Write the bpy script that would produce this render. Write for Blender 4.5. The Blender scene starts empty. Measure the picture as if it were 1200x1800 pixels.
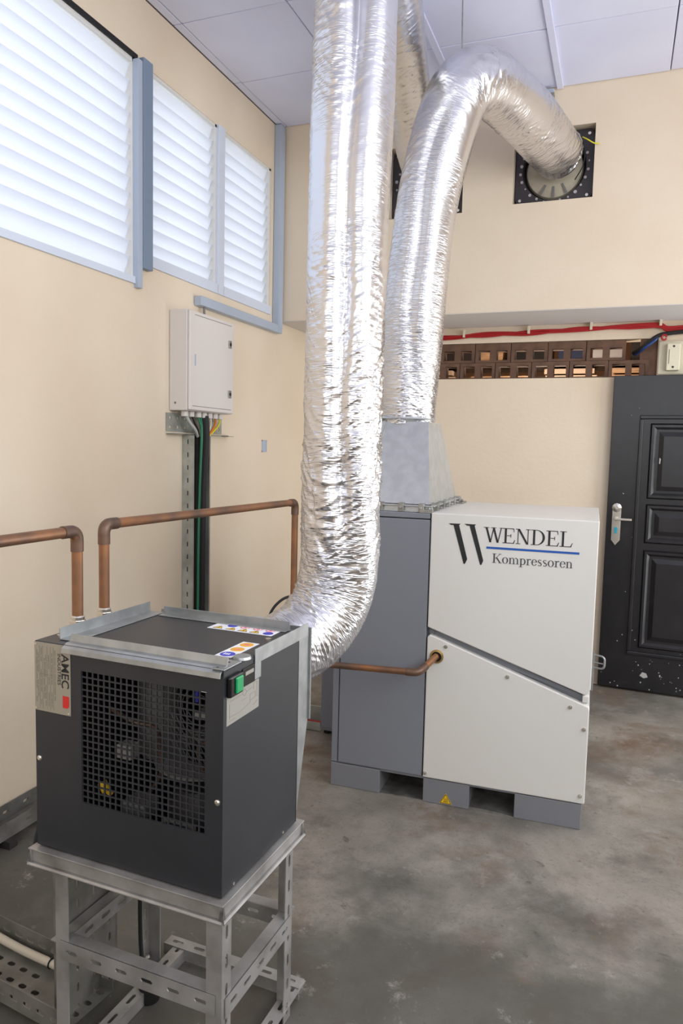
import bpy, bmesh, math, random
import numpy as np
from mathutils import Vector, Matrix
random.seed(7); np.random.seed(7)
S = bpy.context.scene
COL = S.collection
PI = math.pi

# ------------------------------------------------------------------ camera
yaw, pitch, roll, FPX = .3625, -.088, .0233, 1277.2
_F = Vector((-math.sin(yaw)*math.cos(pitch), math.cos(yaw)*math.cos(pitch), math.sin(pitch)))
_r0 = Vector((math.cos(yaw), math.sin(yaw), 0)); _u0 = _r0.cross(_F)
_R = _r0*math.cos(roll) + _u0*math.sin(roll); _U = _u0*math.cos(roll) - _r0*math.sin(roll)
cd = bpy.data.cameras.new('camera'); cam = bpy.data.objects.new('camera', cd); COL.objects.link(cam)
cam.matrix_world = Matrix(((_R.x, _U.x, -_F.x, 0), (_R.y, _U.y, -_F.y, 0), (_R.z, _U.z, -_F.z, 1.57), (0, 0, 0, 1)))
cd.sensor_fit = 'VERTICAL'; cd.sensor_height = 36; cd.lens = 36*FPX/1800; cd.clip_start = .05
S.camera = cam

# ------------------------------------------------------------------ world, daylight, exposure
w = bpy.data.worlds.new('world'); S.world = w; w.use_nodes = True
w.node_tree.nodes['Background'].inputs[0].default_value = (.86, .93, 1, 1)
w.node_tree.nodes['Background'].inputs[1].default_value = .85
S.view_settings.view_transform = 'Standard'; S.view_settings.look = 'None'
S.view_settings.exposure = .25; S.view_settings.gamma = 1; S.view_settings.use_curve_mapping = False
S.cycles.use_denoising = True
S.cycles.max_bounces = 7; S.cycles.diffuse_bounces = 5; S.cycles.glossy_bounces = 3

def area(name, loc, aim, sx, sy, power, col):
    l = bpy.data.lights.new(name, 'AREA'); l.shape = 'RECTANGLE'; l.size = sx; l.size_y = sy; l.energy = power; l.color = col
    o = bpy.data.objects.new(name, l); COL.objects.link(o); o.location = loc
    o.rotation_euler = (Vector(aim)-Vector(loc)).to_track_quat('-Z', 'Y').to_euler()
    return o
area('daylight_louvre_window', (-3.1, 2.6, 3.1), (-2.2, 2.6, 2.95), 4.6, 1.7, 19, (.90, .95, 1))
area('added_fill_rear', (-.2, -2.55, 2.5), (-.4, 3, 2.3), 3.8, 1.7, 36, (.94, .97, 1))  # unseen opening behind the camera, added as fill light
for _y in (-.1, 1.2, 2.5): area('added_fill_right', (1.97, _y, 2.5), (-1, _y+.2, 2.25), 1.02, 1.5, 27, (.94, .97, 1))  # unseen openings added as fill, set high and split to tame foil reflections
area('daylight_doorway', (1.98, 4.2, 1.1), (-1, 4.0, .8), 1.3, 2.1, 40, (.94, .97, 1))

# ------------------------------------------------------------------ materials
def sr(c):
    return tuple(((v/255)/12.92 if v/255 <= .04045 else ((v/255+.055)/1.055)**2.4) for v in c)
M = {}
def mat(name, c, rough=.5, metal=0, c2=None, ns=4, nd=4, lo=.35, hi=.65, stretch=(1, 1, 1), bump=0, bs=60, bstretch=(1, 1, 1), spec=.5, coat=0, uv=False):
    m = bpy.data.materials.new(name); m.use_nodes = True; nt = m.node_tree; b = nt.nodes['Principled BSDF']
    b.inputs['Base Color'].default_value = (*sr(c), 1); b.inputs['Roughness'].default_value = rough; b.inputs['Metallic'].default_value = metal
    b.inputs['Specular IOR Level'].default_value = spec; b.inputs['Coat Weight'].default_value = coat
    tc = nt.nodes.new('ShaderNodeTexCoord'); co = tc.outputs['UV' if uv else 'Object']
    def mapped(st):
        mp = nt.nodes.new('ShaderNodeMapping'); mp.inputs['Scale'].default_value = st; nt.links.new(co, mp.inputs[0]); return mp.outputs[0]
    if c2:
        n = nt.nodes.new('ShaderNodeTexNoise'); n.inputs['Scale'].default_value = ns; n.inputs['Detail'].default_value = nd
        nt.links.new(mapped(stretch), n.inputs['Vector'])
        r = nt.nodes.new('ShaderNodeValToRGB'); r.color_ramp.elements[0].position = lo; r.color_ramp.elements[1].position = hi
        r.color_ramp.elements[0].color = (*sr(c), 1); r.color_ramp.elements[1].color = (*sr(c2), 1)
        nt.links.new(n.outputs['Fac'], r.inputs[0]); nt.links.new(r.outputs[0], b.inputs['Base Color'])
    if bump:
        n = nt.nodes.new('ShaderNodeTexNoise'); n.inputs['Scale'].default_value = bs; n.inputs['Detail'].default_value = 3
        nt.links.new(mapped(bstretch), n.inputs['Vector'])
        bp = nt.nodes.new('ShaderNodeBump'); bp.inputs['Strength'].default_value = bump; bp.inputs['Distance'].default_value = .01
        nt.links.new(n.outputs['Fac'], bp.inputs['Height']); nt.links.new(bp.outputs[0], b.inputs['Normal'])
    M[name] = m; return m
mat('cream', (232, 217, 195), .75, c2=(226, 208, 184), ns=1.3, bump=.15, bs=35)
mat('ceil', (226, 229, 248), .8, c2=(220, 222, 243), ns=2)
mat('ceilgap', (176, 172, 178), .9)
mat('traydark', (142, 140, 134), .5, .45, c2=(112, 110, 104), ns=10)
mat('sill', (214, 222, 236), .5)
mat('white', (223, 221, 217), .38)
mat('white_panel', (221, 219, 214), .35)
mat('boxwhite', (222, 216, 211), .45)
mat('grey', (128, 132, 141), .42)
mat('grey2', (126, 128, 134), .4)
mat('graphite', (41, 43, 48), .36, c2=(45, 47, 52), ns=6)
mat('black', (16, 16, 18), .55)
mat('blackgloss', (14, 14, 15), .25)
mat('galv', (208, 211, 212), .36, .75, c2=(196, 199, 200), ns=22, nd=2, bump=.05, bs=40)
mat('galvrail', (176, 179, 180), .38, .75, c2=(158, 161, 162), ns=20, nd=2)
mat('galvdull', (176, 174, 168), .45, .8, c2=(138, 136, 130), ns=18, nd=5)
mat('tray', (180, 182, 175), .5, .4, c2=(150, 152, 145), ns=10)
mat('steelpaint', (178, 176, 174), .4, .5, c2=(132, 128, 124), ns=9, nd=6, lo=.4, hi=.75)
mat('trunk', (176, 187, 203), .45)
mat('bluegrey', (126, 142, 164), .5)
mat('copper', (160, 112, 78), .42, .5, c2=(104, 84, 72), ns=7, nd=5, lo=.38, hi=.68)
mat('copperdark', (92, 76, 68), .45, .5, c2=(126, 98, 80), ns=16, nd=4)
mat('chrome', (215, 210, 200), .25, .9)
mat('brass', (178, 150, 96), .35, .8)
mat('doorblack', (28, 27, 30), .3, c2=(38, 36, 39), ns=12, nd=6, lo=.5, hi=.8)
mat('scuff', (176, 172, 168), .7)
mat('rubber', (22, 22, 23), .6)
mat('redcable', (168, 28, 32), .45)
mat('bluecable', (30, 58, 120), .45)
mat('greencable', (40, 118, 84), .45)
mat('yellowgreen', (214, 206, 50), .45)
mat('orange', (222, 124, 44), .5)
mat('greycable', (176, 178, 174), .5)
mat('whitecable', (206, 196, 178), .5)
mat('bluebox', (34, 44, 74), .6)
mat('ventbrick', (112, 84, 68), .85, c2=(92, 68, 55), ns=14, bump=.2, bs=60)
mat('ivory', (216, 208, 184), .5)
mat('storewall', (196, 168, 146), .8)
mat('wood', (206, 168, 132), .7, c2=(168, 130, 98), ns=8, stretch=(1, 8, 8))
mat('fanplastic', (52, 46, 50), .45)
mat('fandisc', (196, 186, 164), .55, c2=(176, 166, 146), ns=6)
mat('dustgrey', (176, 172, 176), .8)
mat('label', (152, 149, 142), .5)
mat('plate', (166, 160, 146), .4, .3)
mat('ink', (30, 32, 34), .5)
mat('ink2', (62, 66, 70), .5)
mat('inkfaint', (128, 122, 112), .5)
mat('blue', (22, 84, 170), .45)
mat('red', (206, 40, 34), .45)
mat('yellow', (240, 196, 30), .45)
mat('stickblue', (60, 66, 190), .45)
mat('stickred', (226, 120, 140), .45)
mat('stickorange', (238, 172, 50), .45)
mat('paper', (240, 240, 242), .5)
mat('green', (16, 150, 88), .3, coat=.5)
mat('cyan', (40, 150, 176), .4)
mat('partdark', (50, 46, 46), .5)
mat('partgrey', (120, 118, 116), .45)
# louvre glass: white translucent blades
m = bpy.data.materials.new('louvre'); m.use_nodes = True; nt = m.node_tree
for n in list(nt.nodes): nt.nodes.remove(n)
o_ = nt.nodes.new('ShaderNodeOutputMaterial'); mx = nt.nodes.new('ShaderNodeMixShader'); mx.inputs[0].default_value = .62
d_ = nt.nodes.new('ShaderNodeBsdfPrincipled'); d_.inputs['Base Color'].default_value = (.86, .88, .92, 1); d_.inputs['Roughness'].default_value = .35
t_ = nt.nodes.new('ShaderNodeBsdfTranslucent'); t_.inputs[0].default_value = (.93, .95, 1, 1)
nt.links.new(d_.outputs[0], mx.inputs[1]); nt.links.new(t_.outputs[0], mx.inputs[2]); nt.links.new(mx.outputs[0], o_.inputs[0]); M['louvre'] = m
# crumpled aluminium foil
m = mat('foil', (222, 222, 226), .27, 1.0); nt = m.node_tree; b = nt.nodes['Principled BSDF']
uvn = nt.nodes.new('ShaderNodeTexCoord')
def fmap(sc):
    mp = nt.nodes.new('ShaderNodeMapping'); mp.inputs['Scale'].default_value = sc; nt.links.new(uvn.outputs['UV'], mp.inputs[0]); return mp.outputs[0]
nw = nt.nodes.new('ShaderNodeTexNoise'); nw.inputs['Scale'].default_value = 1; nw.inputs['Detail'].default_value = 2; nt.links.new(fmap((7, 16, 1)), nw.inputs['Vector'])
def edges(sc, wob):
    vm = nt.nodes.new('ShaderNodeVectorMath'); vm.operation = 'MULTIPLY_ADD'; nt.links.new(nw.outputs['Color'], vm.inputs[0]); vm.inputs[1].default_value = (wob, wob, 0); nt.links.new(fmap(sc), vm.inputs[2])
    v = nt.nodes.new('ShaderNodeTexVoronoi'); v.feature = 'DISTANCE_TO_EDGE'; v.inputs['Scale'].default_value = 1; v.inputs['Randomness'].default_value = 1; nt.links.new(vm.outputs[0], v.inputs['Vector'])
    mr = nt.nodes.new('ShaderNodeMapRange'); mr.inputs['From Max'].default_value = .7; nt.links.new(v.outputs['Distance'], mr.inputs[0]); return mr.outputs[0]
e1 = edges((7, 62, 1), 2.5)
nl_ = nt.nodes.new('ShaderNodeTexNoise'); nl_.inputs['Scale'].default_value = 1; nl_.inputs['Detail'].default_value = 1.5; nl_.inputs['Distortion'].default_value = .7; nt.links.new(fmap((9, 80, 1)), nl_.inputs['Vector'])
m1 = nt.nodes.new('ShaderNodeMath'); m1.operation = 'MULTIPLY_ADD'; m1.inputs[1].default_value = 2; m1.inputs[2].default_value = -1; nt.links.new(nl_.outputs['Fac'], m1.inputs[0])
m2 = nt.nodes.new('ShaderNodeMath'); m2.operation = 'ABSOLUTE'; nt.links.new(m1.outputs[0], m2.inputs[0])
m3 = nt.nodes.new('ShaderNodeMath'); m3.operation = 'SUBTRACT'; m3.inputs[0].default_value = 1; nt.links.new(m2.outputs[0], m3.inputs[1])
m4 = nt.nodes.new('ShaderNodeMath'); m4.operation = 'POWER'; m4.inputs[1].default_value = 12; nt.links.new(m3.outputs[0], m4.inputs[0]); e2 = m4.outputs[0]
ml_ = nt.nodes.new('ShaderNodeMath'); ml_.operation = 'MULTIPLY'; ml_.inputs[1].default_value = .7; nt.links.new(e2, ml_.inputs[0])
ad = nt.nodes.new('ShaderNodeMath'); ad.operation = 'ADD'; nt.links.new(e1, ad.inputs[0]); nt.links.new(ml_.outputs[0], ad.inputs[1])
bp = nt.nodes.new('ShaderNodeBump'); bp.inputs['Strength'].default_value = .32; bp.inputs['Distance'].default_value = .003
nt.links.new(ad.outputs[0], bp.inputs['Height']); nt.links.new(bp.outputs[0], b.inputs['Normal'])
ms = nt.nodes.new('ShaderNodeTexNoise'); ms.inputs['Scale'].default_value = 1; ms.inputs['Detail'].default_value = 3; nt.links.new(fmap((5, 4, 1)), ms.inputs['Vector'])
mr_ = nt.nodes.new('ShaderNodeMapRange'); mr_.inputs['From Min'].default_value = .42; mr_.inputs['From Max'].default_value = .66; mr_.inputs['To Min'].default_value = .05; mr_.inputs['To Max'].default_value = .42
nt.links.new(ms.outputs['Fac'], mr_.inputs[0])
sy_ = nt.nodes.new('ShaderNodeSeparateXYZ'); nt.links.new(uvn.outputs['UV'], sy_.inputs[0])
mv_ = nt.nodes.new('ShaderNodeMapRange'); mv_.inputs['From Min'].default_value = .45; mv_.inputs['From Max'].default_value = 1.3; mv_.inputs['To Min'].default_value = .42; mv_.inputs['To Max'].default_value = 0; nt.links.new(sy_.outputs['Y'], mv_.inputs[0])
sm_ = nt.nodes.new('ShaderNodeMath'); sm_.operation = 'ADD'; nt.links.new(mr_.outputs[0], sm_.inputs[0]); nt.links.new(mv_.outputs[0], sm_.inputs[1]); nt.links.new(sm_.outputs[0], bp.inputs['Strength'])
# concrete floor
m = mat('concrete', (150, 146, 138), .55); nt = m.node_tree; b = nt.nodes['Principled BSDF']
tc = nt.nodes.new('ShaderNodeTexCoord')
def fnoise(sc, det, lo, hi, dist=0, rough=.6):
    n = nt.nodes.new('ShaderNodeTexNoise'); n.inputs['Scale'].default_value = sc; n.inputs['Detail'].default_value = det; n.inputs['Distortion'].default_value = dist; n.inputs['Roughness'].default_value = rough
    nt.links.new(tc.outputs['Object'], n.inputs['Vector'])
    r = nt.nodes.new('ShaderNodeValToRGB'); r.color_ramp.elements[0].position = lo; r.color_ramp.elements[1].position = hi
    nt.links.new(n.outputs['Fac'], r.inputs[0]); return r.outputs[0]
def fmix(fac, a, bcol):
    x = nt.nodes.new('ShaderNodeMix'); x.data_type = 'RGBA'; nt.links.new(fac, x.inputs['Factor'])
    if isinstance(a, tuple): x.inputs['A'].default_value = (*sr(a), 1)
    else: nt.links.new(a, x.inputs['A'])
    x.inputs['B'].default_value = (*sr(bcol), 1); return x.outputs['Result']
c = fmix(fnoise(1.1, 12, .40, .60, .3, .62), (104, 100, 93), (150, 143, 133))
c = fmix(fnoise(1.9, 10, .52, .66, .4, .62), c, (112, 92, 76))
c = fmix(fnoise(3.7, 12, .54, .76, .3, .7), c, (156, 151, 144))
c = fmix(fnoise(2.7, 12, .54, .74, .2, .7), c, (84, 79, 73))
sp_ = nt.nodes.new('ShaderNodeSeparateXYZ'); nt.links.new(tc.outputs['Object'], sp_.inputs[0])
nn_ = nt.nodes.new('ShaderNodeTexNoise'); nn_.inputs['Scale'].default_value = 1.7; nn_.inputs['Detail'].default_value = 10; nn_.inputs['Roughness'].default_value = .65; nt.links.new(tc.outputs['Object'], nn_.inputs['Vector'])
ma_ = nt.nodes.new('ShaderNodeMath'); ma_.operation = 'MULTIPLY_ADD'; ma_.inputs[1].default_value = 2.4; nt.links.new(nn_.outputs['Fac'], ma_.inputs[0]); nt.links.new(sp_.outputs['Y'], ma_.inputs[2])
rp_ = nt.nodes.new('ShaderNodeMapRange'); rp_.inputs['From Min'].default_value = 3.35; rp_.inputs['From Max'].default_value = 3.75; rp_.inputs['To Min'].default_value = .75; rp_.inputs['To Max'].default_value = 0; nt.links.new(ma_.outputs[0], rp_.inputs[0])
c = fmix(rp_.outputs[0], c, (76, 75, 69))   # worn screed mid-room, its colour deepened to stand in for light falloff
c = fmix(fnoise(11, 6, .66, .76, .4), c, (72, 64, 56))
c = fmix(fnoise(7, 14, .57, .66, .2, .82), c, (150, 145, 138))
c = fmix(fnoise(13, 10, .60, .68, .3, .8), c, (80, 75, 68))
c = fmix(fnoise(24, 8, .64, .70, 0, .85), c, (168, 164, 158))
c = fmix(fnoise(70, 5, .54, .72, 0, .85), c, (84, 80, 74))
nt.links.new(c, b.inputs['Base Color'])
rr = nt.nodes.new('ShaderNodeMapRange'); nt.links.new(fnoise(3, 6, .3, .7), rr.inputs[0]); rr.inputs['To Min'].default_value = .38; rr.inputs['To Max'].default_value = .7
nt.links.new(rr.outputs[0], b.inputs['Roughness'])
nb = nt.nodes.new('ShaderNodeTexNoise'); nb.inputs['Scale'].default_value = 18; nb.inputs['Detail'].default_value = 8; nt.links.new(tc.outputs['Object'], nb.inputs['Vector'])
bp = nt.nodes.new('ShaderNodeBump'); bp.inputs['Strength'].default_value = .25; bp.inputs['Distance'].default_value = .01
nt.links.new(nb.outputs['Fac'], bp.inputs['Height']); nt.links.new(bp.outputs[0], b.inputs['Normal'])

# ------------------------------------------------------------------ mesh helpers
class MB:
    def __init__(s): s.v = []; s.f = []; s.uv = None
    def add(s, vs, fs, mtx=None):
        k = len(s.v)
        s.v += [tuple(mtx @ Vector(p)) if mtx else tuple(p) for p in vs]
        s.f += [tuple(i+k for i in f) for f in fs]; return s
    def box(s, x0, x1, y0, y1, z0, z1, mtx=None):
        vs = [(x, y, z) for x in (x0, x1) for y in (y0, y1) for z in (z0, z1)]
        return s.add(vs, [(0, 1, 3, 2), (4, 6, 7, 5), (0, 4, 5, 1), (2, 3, 7, 6), (0, 2, 6, 4), (1, 5, 7, 3)], mtx)
    def prism(s, poly, h0, h1, ax='z', mtx=None):
        # poly in the two other axes; ax 'y': poly=(x,z); 'x': poly=(y,z); 'z': (x,y)
        n = len(poly)
        def P(p, h): return {'z': (p[0], p[1], h), 'y': (p[0], h, p[1]), 'x': (h, p[0], p[1])}[ax]
        vs = [P(p, h0) for p in poly]+[P(p, h1) for p in poly]
        fs = [tuple(range(n)), tuple(range(2*n-1, n-1, -1))]+[(i, i+n, (i+1) % n+n, (i+1) % n) for i in range(n)]
        return s.add(vs, fs, mtx)
    def cyl(s, p0, p1, r, n=12, r1=None, caps=True):
        p0 = Vector(p0); p1 = Vector(p1); d = (p1-p0).normalized(); a = d.orthogonal().normalized(); b = d.cross(a); r1 = r if r1 is None else r1
        vs = []
        for p, q in ((p0, r), (p1, r1)):
            vs += [tuple(p+(a*math.cos(2*PI*i/n)+b*math.sin(2*PI*i/n))*q) for i in range(n)]
        fs = [(i, (i+1) % n, (i+1) % n+n, i+n) for i in range(n)]
        if caps: fs += [tuple(range(n-1, -1, -1)), tuple(range(n, 2*n))]
        return s.add(vs, fs)
    def tube(s, pts, r, n=10, caps=True):
        pts = [Vector(p) for p in pts]; vs = []; fs = []; a = None
        for i, p in enumerate(pts):
            d = (pts[min(i+1, len(pts)-1)]-pts[max(i-1, 0)]).normalized()
            a = d.orthogonal().normalized() if a is None else (a-d*a.dot(d)).normalized()
            b = d.cross(a); q = r(i) if callable(r) else r
            vs += [tuple(p+(a*math.cos(2*PI*k/n)+b*math.sin(2*PI*k/n))*q) for k in range(n)]
        for i in range(len(pts)-1):
            fs += [(i*n+k, i*n+(k+1) % n, (i+1)*n+(k+1) % n, (i+1)*n+k) for k in range(n)]
        if caps: fs += [tuple(range(n-1, -1, -1)), tuple(range(len(vs)-n, len(vs)))]
        return s.add(vs, fs)
    def lathe(s, prof, n=32, mtx=None, caps=True):
        vs = []; fs = []
        for r, z in prof: vs += [(r*math.cos(2*PI*k/n), r*math.sin(2*PI*k/n), z) for k in range(n)]
        for i in range(len(prof)-1): fs += [(i*n+k, i*n+(k+1) % n, (i+1)*n+(k+1) % n, (i+1)*n+k) for k in range(n)]
        if caps: fs += [tuple(range(n-1, -1, -1)), tuple(range(len(vs)-n, len(vs)))]
        return s.add(vs, fs, mtx)
    def perf(s, nx, ny, px, py, a, b, c, t, mtx=None, skip=None, mx=0, my=0):
        """plate nx*px by ny*py (+ margins) with a slot (half sizes a,b, corner cut c) in each cell"""
        for i in range(nx):
            for j in range(ny):
                cx, cy = mx+(i+.5)*px, my+(j+.5)*py
                O = [(cx-px/2, cy-py/2), (cx+px/2, cy-py/2), (cx+px/2, cy+py/2), (cx-px/2, cy+py/2)]
                if skip and skip(i, j): s.box(O[0][0], O[1][0], O[0][1], O[2][1], -t/2, t/2, mtx); continue
                I = [(cx-a, cy-b+c), (cx-a+c, cy-b), (cx+a-c, cy-b), (cx+a, cy-b+c), (cx+a, cy+b-c), (cx+a-c, cy+b), (cx-a+c, cy+b), (cx-a, cy+b-c)]
                vs = [(x, y, z) for z in (t/2, -t/2) for x, y in O+I]
                fs = []
                for k, base in ((0, 0), (1, 12)):
                    q = [(0, 1, 6, 5), (1, 7, 6), (1, 2, 8, 7), (2, 9, 8), (2, 3, 10, 9), (3, 11, 10), (3, 0, 4, 11), (0, 5, 4)]
                    fs += [tuple(v+base for v in (f if k == 0 else f[::-1])) for f in q]
                fs += [(4+k, 4+(k+1) % 8, 16+(k+1) % 8, 16+k) for k in range(8)]
                fs += [(k, 12+k, 12+(k+1) % 4, (k+1) % 4) for k in range(4)]
                s.add(vs, fs, mtx)
        X, Y = nx*px, ny*py
        if mx: s.box(0, mx, my, my+Y, -t/2, t/2, mtx); s.box(mx+X, 2*mx+X, my, my+Y, -t/2, t/2, mtx)
        if my: s.box(0, 2*mx+X, 0, my, -t/2, t/2, mtx); s.box(0, 2*mx+X, my+Y, 2*my+Y, -t/2, t/2, mtx)
        return s
    def build(s, name, material, parent=None, bevel=0, smooth=False, **kw):
        me = bpy.data.meshes.new(name); me.from_pydata(s.v, [], s.f); me.update()
        bm = bmesh.new(); bm.from_mesh(me); bmesh.ops.recalc_face_normals(bm, faces=bm.faces); bm.to_mesh(me); bm.free()
        me.materials.append(M[material])
        if smooth: me.polygons.foreach_set('use_smooth', [True]*len(me.polygons))
        o = bpy.data.objects.new(name, me); COL.objects.link(o); o.parent = parent
        if smooth and smooth != 'full':
            es = o.modifiers.new('edges', 'EDGE_SPLIT'); es.split_angle = math.radians(40)
        if bevel:
            bv = o.modifiers.new('bevel', 'BEVEL'); bv.width = bevel; bv.segments = 2; bv.limit_method = 'ANGLE'; bv.angle_limit = math.radians(40)
        for k, v in kw.items(): o[k] = v
        return o
def thing(name, label, cat, loc=(0, 0, 0), rz=0, group=None):
    o = bpy.data.objects.new(name, None); COL.objects.link(o); o.location = loc; o.rotation_euler = (0, 0, rz); o.empty_display_size = .05
    o['label'] = label; o['category'] = cat
    if group: o['group'] = group
    return o
def tag(o, label, cat, group=None):
    o['label'] = label; o['category'] = cat
    if group: o['group'] = group
    return o
def struct(o, label=None):
    o['kind'] = 'structure'
    if label: o['label'] = label
    return o
def clone(o, loc, name=None):
    c = o.copy(); COL.objects.link(c); c.location = loc; c.parent = o.parent
    return c
def fillet(pts, rad, seg=6):
    pts = [Vector(p) for p in pts]; out = [pts[0]]
    for i in range(1, len(pts)-1):
        p = pts[i]; a = (pts[i-1]-p); b = (pts[i+1]-p); r = min(rad, a.length*.49, b.length*.49)
        A = p+a.normalized()*r; B = p+b.normalized()*r
        for k in range(seg+1):
            t = k/seg; out.append(A*(1-t)**2+p*2*t*(1-t)+B*t*t)
    out.append(pts[-1]); return out
def catmull(P, n=10):
    P = [np.array(p, float) for p in P]; P = [2*P[0]-P[1]]+P+[2*P[-1]-P[-2]]; out = []
    for i in range(1, len(P)-2):
        for k in range(n):
            t = k/n; a, b, c, d = P[i-1:i+3]
            out.append(.5*((2*b)+(c-a)*t+(2*a-5*b+4*c-d)*t*t+(3*b-a-3*c+d)*t**3))
    out.append(P[-2]); return out
def text_geo(body, size, bold=0, align='LEFT'):
    cu = bpy.data.curves.new('t', 'FONT'); cu.body = body; cu.size = size; cu.offset = bold; cu.align_x = align; cu.resolution_u = 3
    o = bpy.data.objects.new('t', cu); COL.objects.link(o)
    dg = bpy.context.evaluated_depsgraph_get(); me = bpy.data.meshes.new_from_object(o.evaluated_get(dg))
    vs = [tuple(v.co) for v in me.vertices]; fs = [tuple(p.vertices) for p in me.polygons]
    bpy.data.objects.remove(o); bpy.data.curves.remove(cu); bpy.data.meshes.remove(me)
    return vs, fs
RX = lambda a: Matrix.Rotation(a, 4, 'X')
RY = lambda a: Matrix.Rotation(a, 4, 'Y')
RZ = lambda a: Matrix.Rotation(a, 4, 'Z')
T = lambda x, y, z: Matrix.Translation((x, y, z))

# ------------------------------------------------------------------ the room
XL, YB, YL, ZC, ZB, XR, YR = -2.27, 4.6335, 5.17, 3.715, 2.434, 1.9, -2.5
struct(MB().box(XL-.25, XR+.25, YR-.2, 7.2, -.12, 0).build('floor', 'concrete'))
mat('soffit', (216, 212, 210), .8)
W1 = (.9, 3.06, 2.36, 3.41); W2 = (3.15, 3.825, 2.47, 3.42); W3 = (3.885, 4.52, 2.47, 3.42)
g = MB(); xa, xb = XL-.2, XL
g.box(xa, xb, YR-.2, W1[0], 0, ZC); g.box(xa, xb, W1[0], YL+.15, 0, W1[2]); g.box(xa, xb, W1[0], YL+.15, W1[3], ZC)
g.box(xa, xb, W1[1], W2[0], W1[2], W1[3]); g.box(xa, xb, W2[0], YL+.15, W1[2], W2[2]); g.box(xa, xb, W2[1], W3[0], W2[2], W1[3]); g.box(xa, xb, W3[1], YL+.15, W2[2], W1[3])
struct(g.build('wall_left', 'cream'))
# back wall: deep upper band with two exhaust openings, recessed lower wall with vent strip
H1 = (-1.478, -1.0, 3.05, 3.49); H2 = (-.692, -.23, 3.072, 3.49)
VX0, VX1, VZ0, VZ1 = -1.95, .195, 2.075, 2.322
g = MB(); y0, y1 = YB, YB+.2
g.box(XL, XR, y0, y1, ZB, H1[2]); g.box(XL, XR, y0, y1, 3.49, ZC+.1)
g.box(XL, H1[0], y0, y1, H1[2], 3.49); g.box(H1[1], H2[0], y0, y1, H1[2], 3.49); g.box(H2[1], XR, y0, y1, H1[2], 3.49); g.box(H2[0], H2[1], y0, y1, H1[2], H2[2])
g.box(XL, XR, y1, YL+.15, ZB, ZB+.2)
g.box(XL, XR, YL, YL+.15, 0, VZ0); g.box(XL, XR, YL, YL+.15, VZ1, ZB); g.box(XL, VX0, YL, YL+.15, VZ0, VZ1); g.box(VX1, XR, YL, YL+.15, VZ0, VZ1)
wall_back = struct(g.build('wall_back', 'cream'))
MB().box(XL+.001, XR, YB+.004, YL, ZB-.004, ZB).build('soffit_panel', 'soffit', wall_back)
g = MB(); g.box(XR, XR+.2, YR-.2, -.75, 0, ZC); g.box(XR, XR+.2, -.75, 3.1, 0, 1.7); g.box(XR, XR+.2, -.75, 3.1, 3.3, ZC); g.box(XR, XR+.2, 3.1, 3.55, 0, ZC); g.box(XR, XR+.2, .42, .68, 1.7, 3.3); g.box(XR, XR+.2, 1.72, 1.98, 1.7, 3.3); g.box(XR, XR+.2, 4.85, YL+.15, 0, ZC); g.box(XR, XR+.2, 3.55, 4.85, 2.2, ZC)
struct(g.build('wall_right', 'cream'))
g = MB(); g.box(XL, XR, YR-.2, YR, 0, 1.6); g.box(XL, XR, YR-.2, YR, 3.4, ZC); g.box(XL, -2.15, YR-.2, YR, 1.6, 3.4); g.box(1.75, XR, YR-.2, YR, 1.6, 3.4)
struct(g.build('wall_front', 'cream'))
ceiling = struct(MB().box(XL-.2, XR+.2, YR-.2, YL+.15, ZC+.03, ZC+.15).build('ceiling', 'ceilgap'))
# ceiling panels
PX, PY = .592, .632
pm = None; k = 0
for i in range(-3, 6):
    for j in range(0, 12):
        x1 = -.44+PX*i; x0 = max(x1-PX, XL+.002); yt = YB-.002-PY*j; yb = yt-PY
        if yb < YR or x1 > XR+.1 or x0 >= x1-.02: continue
        full = abs(x1-x0-PX) < .01
        cx, cy = (x0+x1)/2, (yt+yb)/2
        if full and pm: o = clone(pm, (cx, cy, ZC+.015))
        else:
            hx, hy = (x1-x0)/2-.003, PY/2-.003
            o = MB().box(-hx, hx, -hy, hy, -.012, .012).build('ceiling_panel', 'ceil', ceiling, bevel=.003); o.location = (cx, cy, ZC+.015)
            if full: pm = o
        o.rotation_euler = (random.uniform(-.006, .006), random.uniform(-.006, .006), 0)
# battens that cover part of the joints
for x, ya, yb in ((-.44, 2.2, 4.63), (-1.032, 2.6, 4.63)):
    MB().box(x-.018, x+.018, ya, yb-.004, ZC-.012, ZC+.002).build('joint_batten', 'ceil', ceiling, bevel=.002)

# ------------------------------------------------------------------ louvre windows
def louvre_window(name, W, n, ang, post=False):
    y0, y1, z0, z1 = W
    f = MB(); t = .025
    f.box(XL-.07, XL-.005, y0, y1, z1-t, z1); f.box(XL-.07, XL-.005, y0, y1, z0, z0+t); f.box(XL-.07, XL-.005, y0, y0+t, z0, z1); f.box(XL-.07, XL-.005, y1-t, y1, z0, z1)
    fr = struct(f.build(name, 'white', bevel=.002), None)
    p = (z1-z0-2*t-.03)/n; hw = p*.62
    bl = MB().box(-.0025, .0025, -(y1-y0)/2+t, (y1-y0)/2-t, -hw, hw).build('louvre_blade', 'louvre', fr)
    for i in range(n):
        o = bl if i == 0 else clone(bl, (0, 0, 0))
        o.location = (XL-.04, (y0+y1)/2, z0+t+.018+p*(i+.5)); o.rotation_euler = (0, ang, 0)
    return fr
w1 = louvre_window('window_1', W1, 13, math.radians(24)); w1['label'] = 'large white louvre window at the left edge of the photo'
w2 = louvre_window('window_2', W2, 12, math.radians(24)); w2['label'] = 'middle white louvre window right of the blue-grey post'
w3 = louvre_window('window_3', W3, 12, math.radians(24)); w3['label'] = 'narrow white louvre window nearest the back wall'
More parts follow.
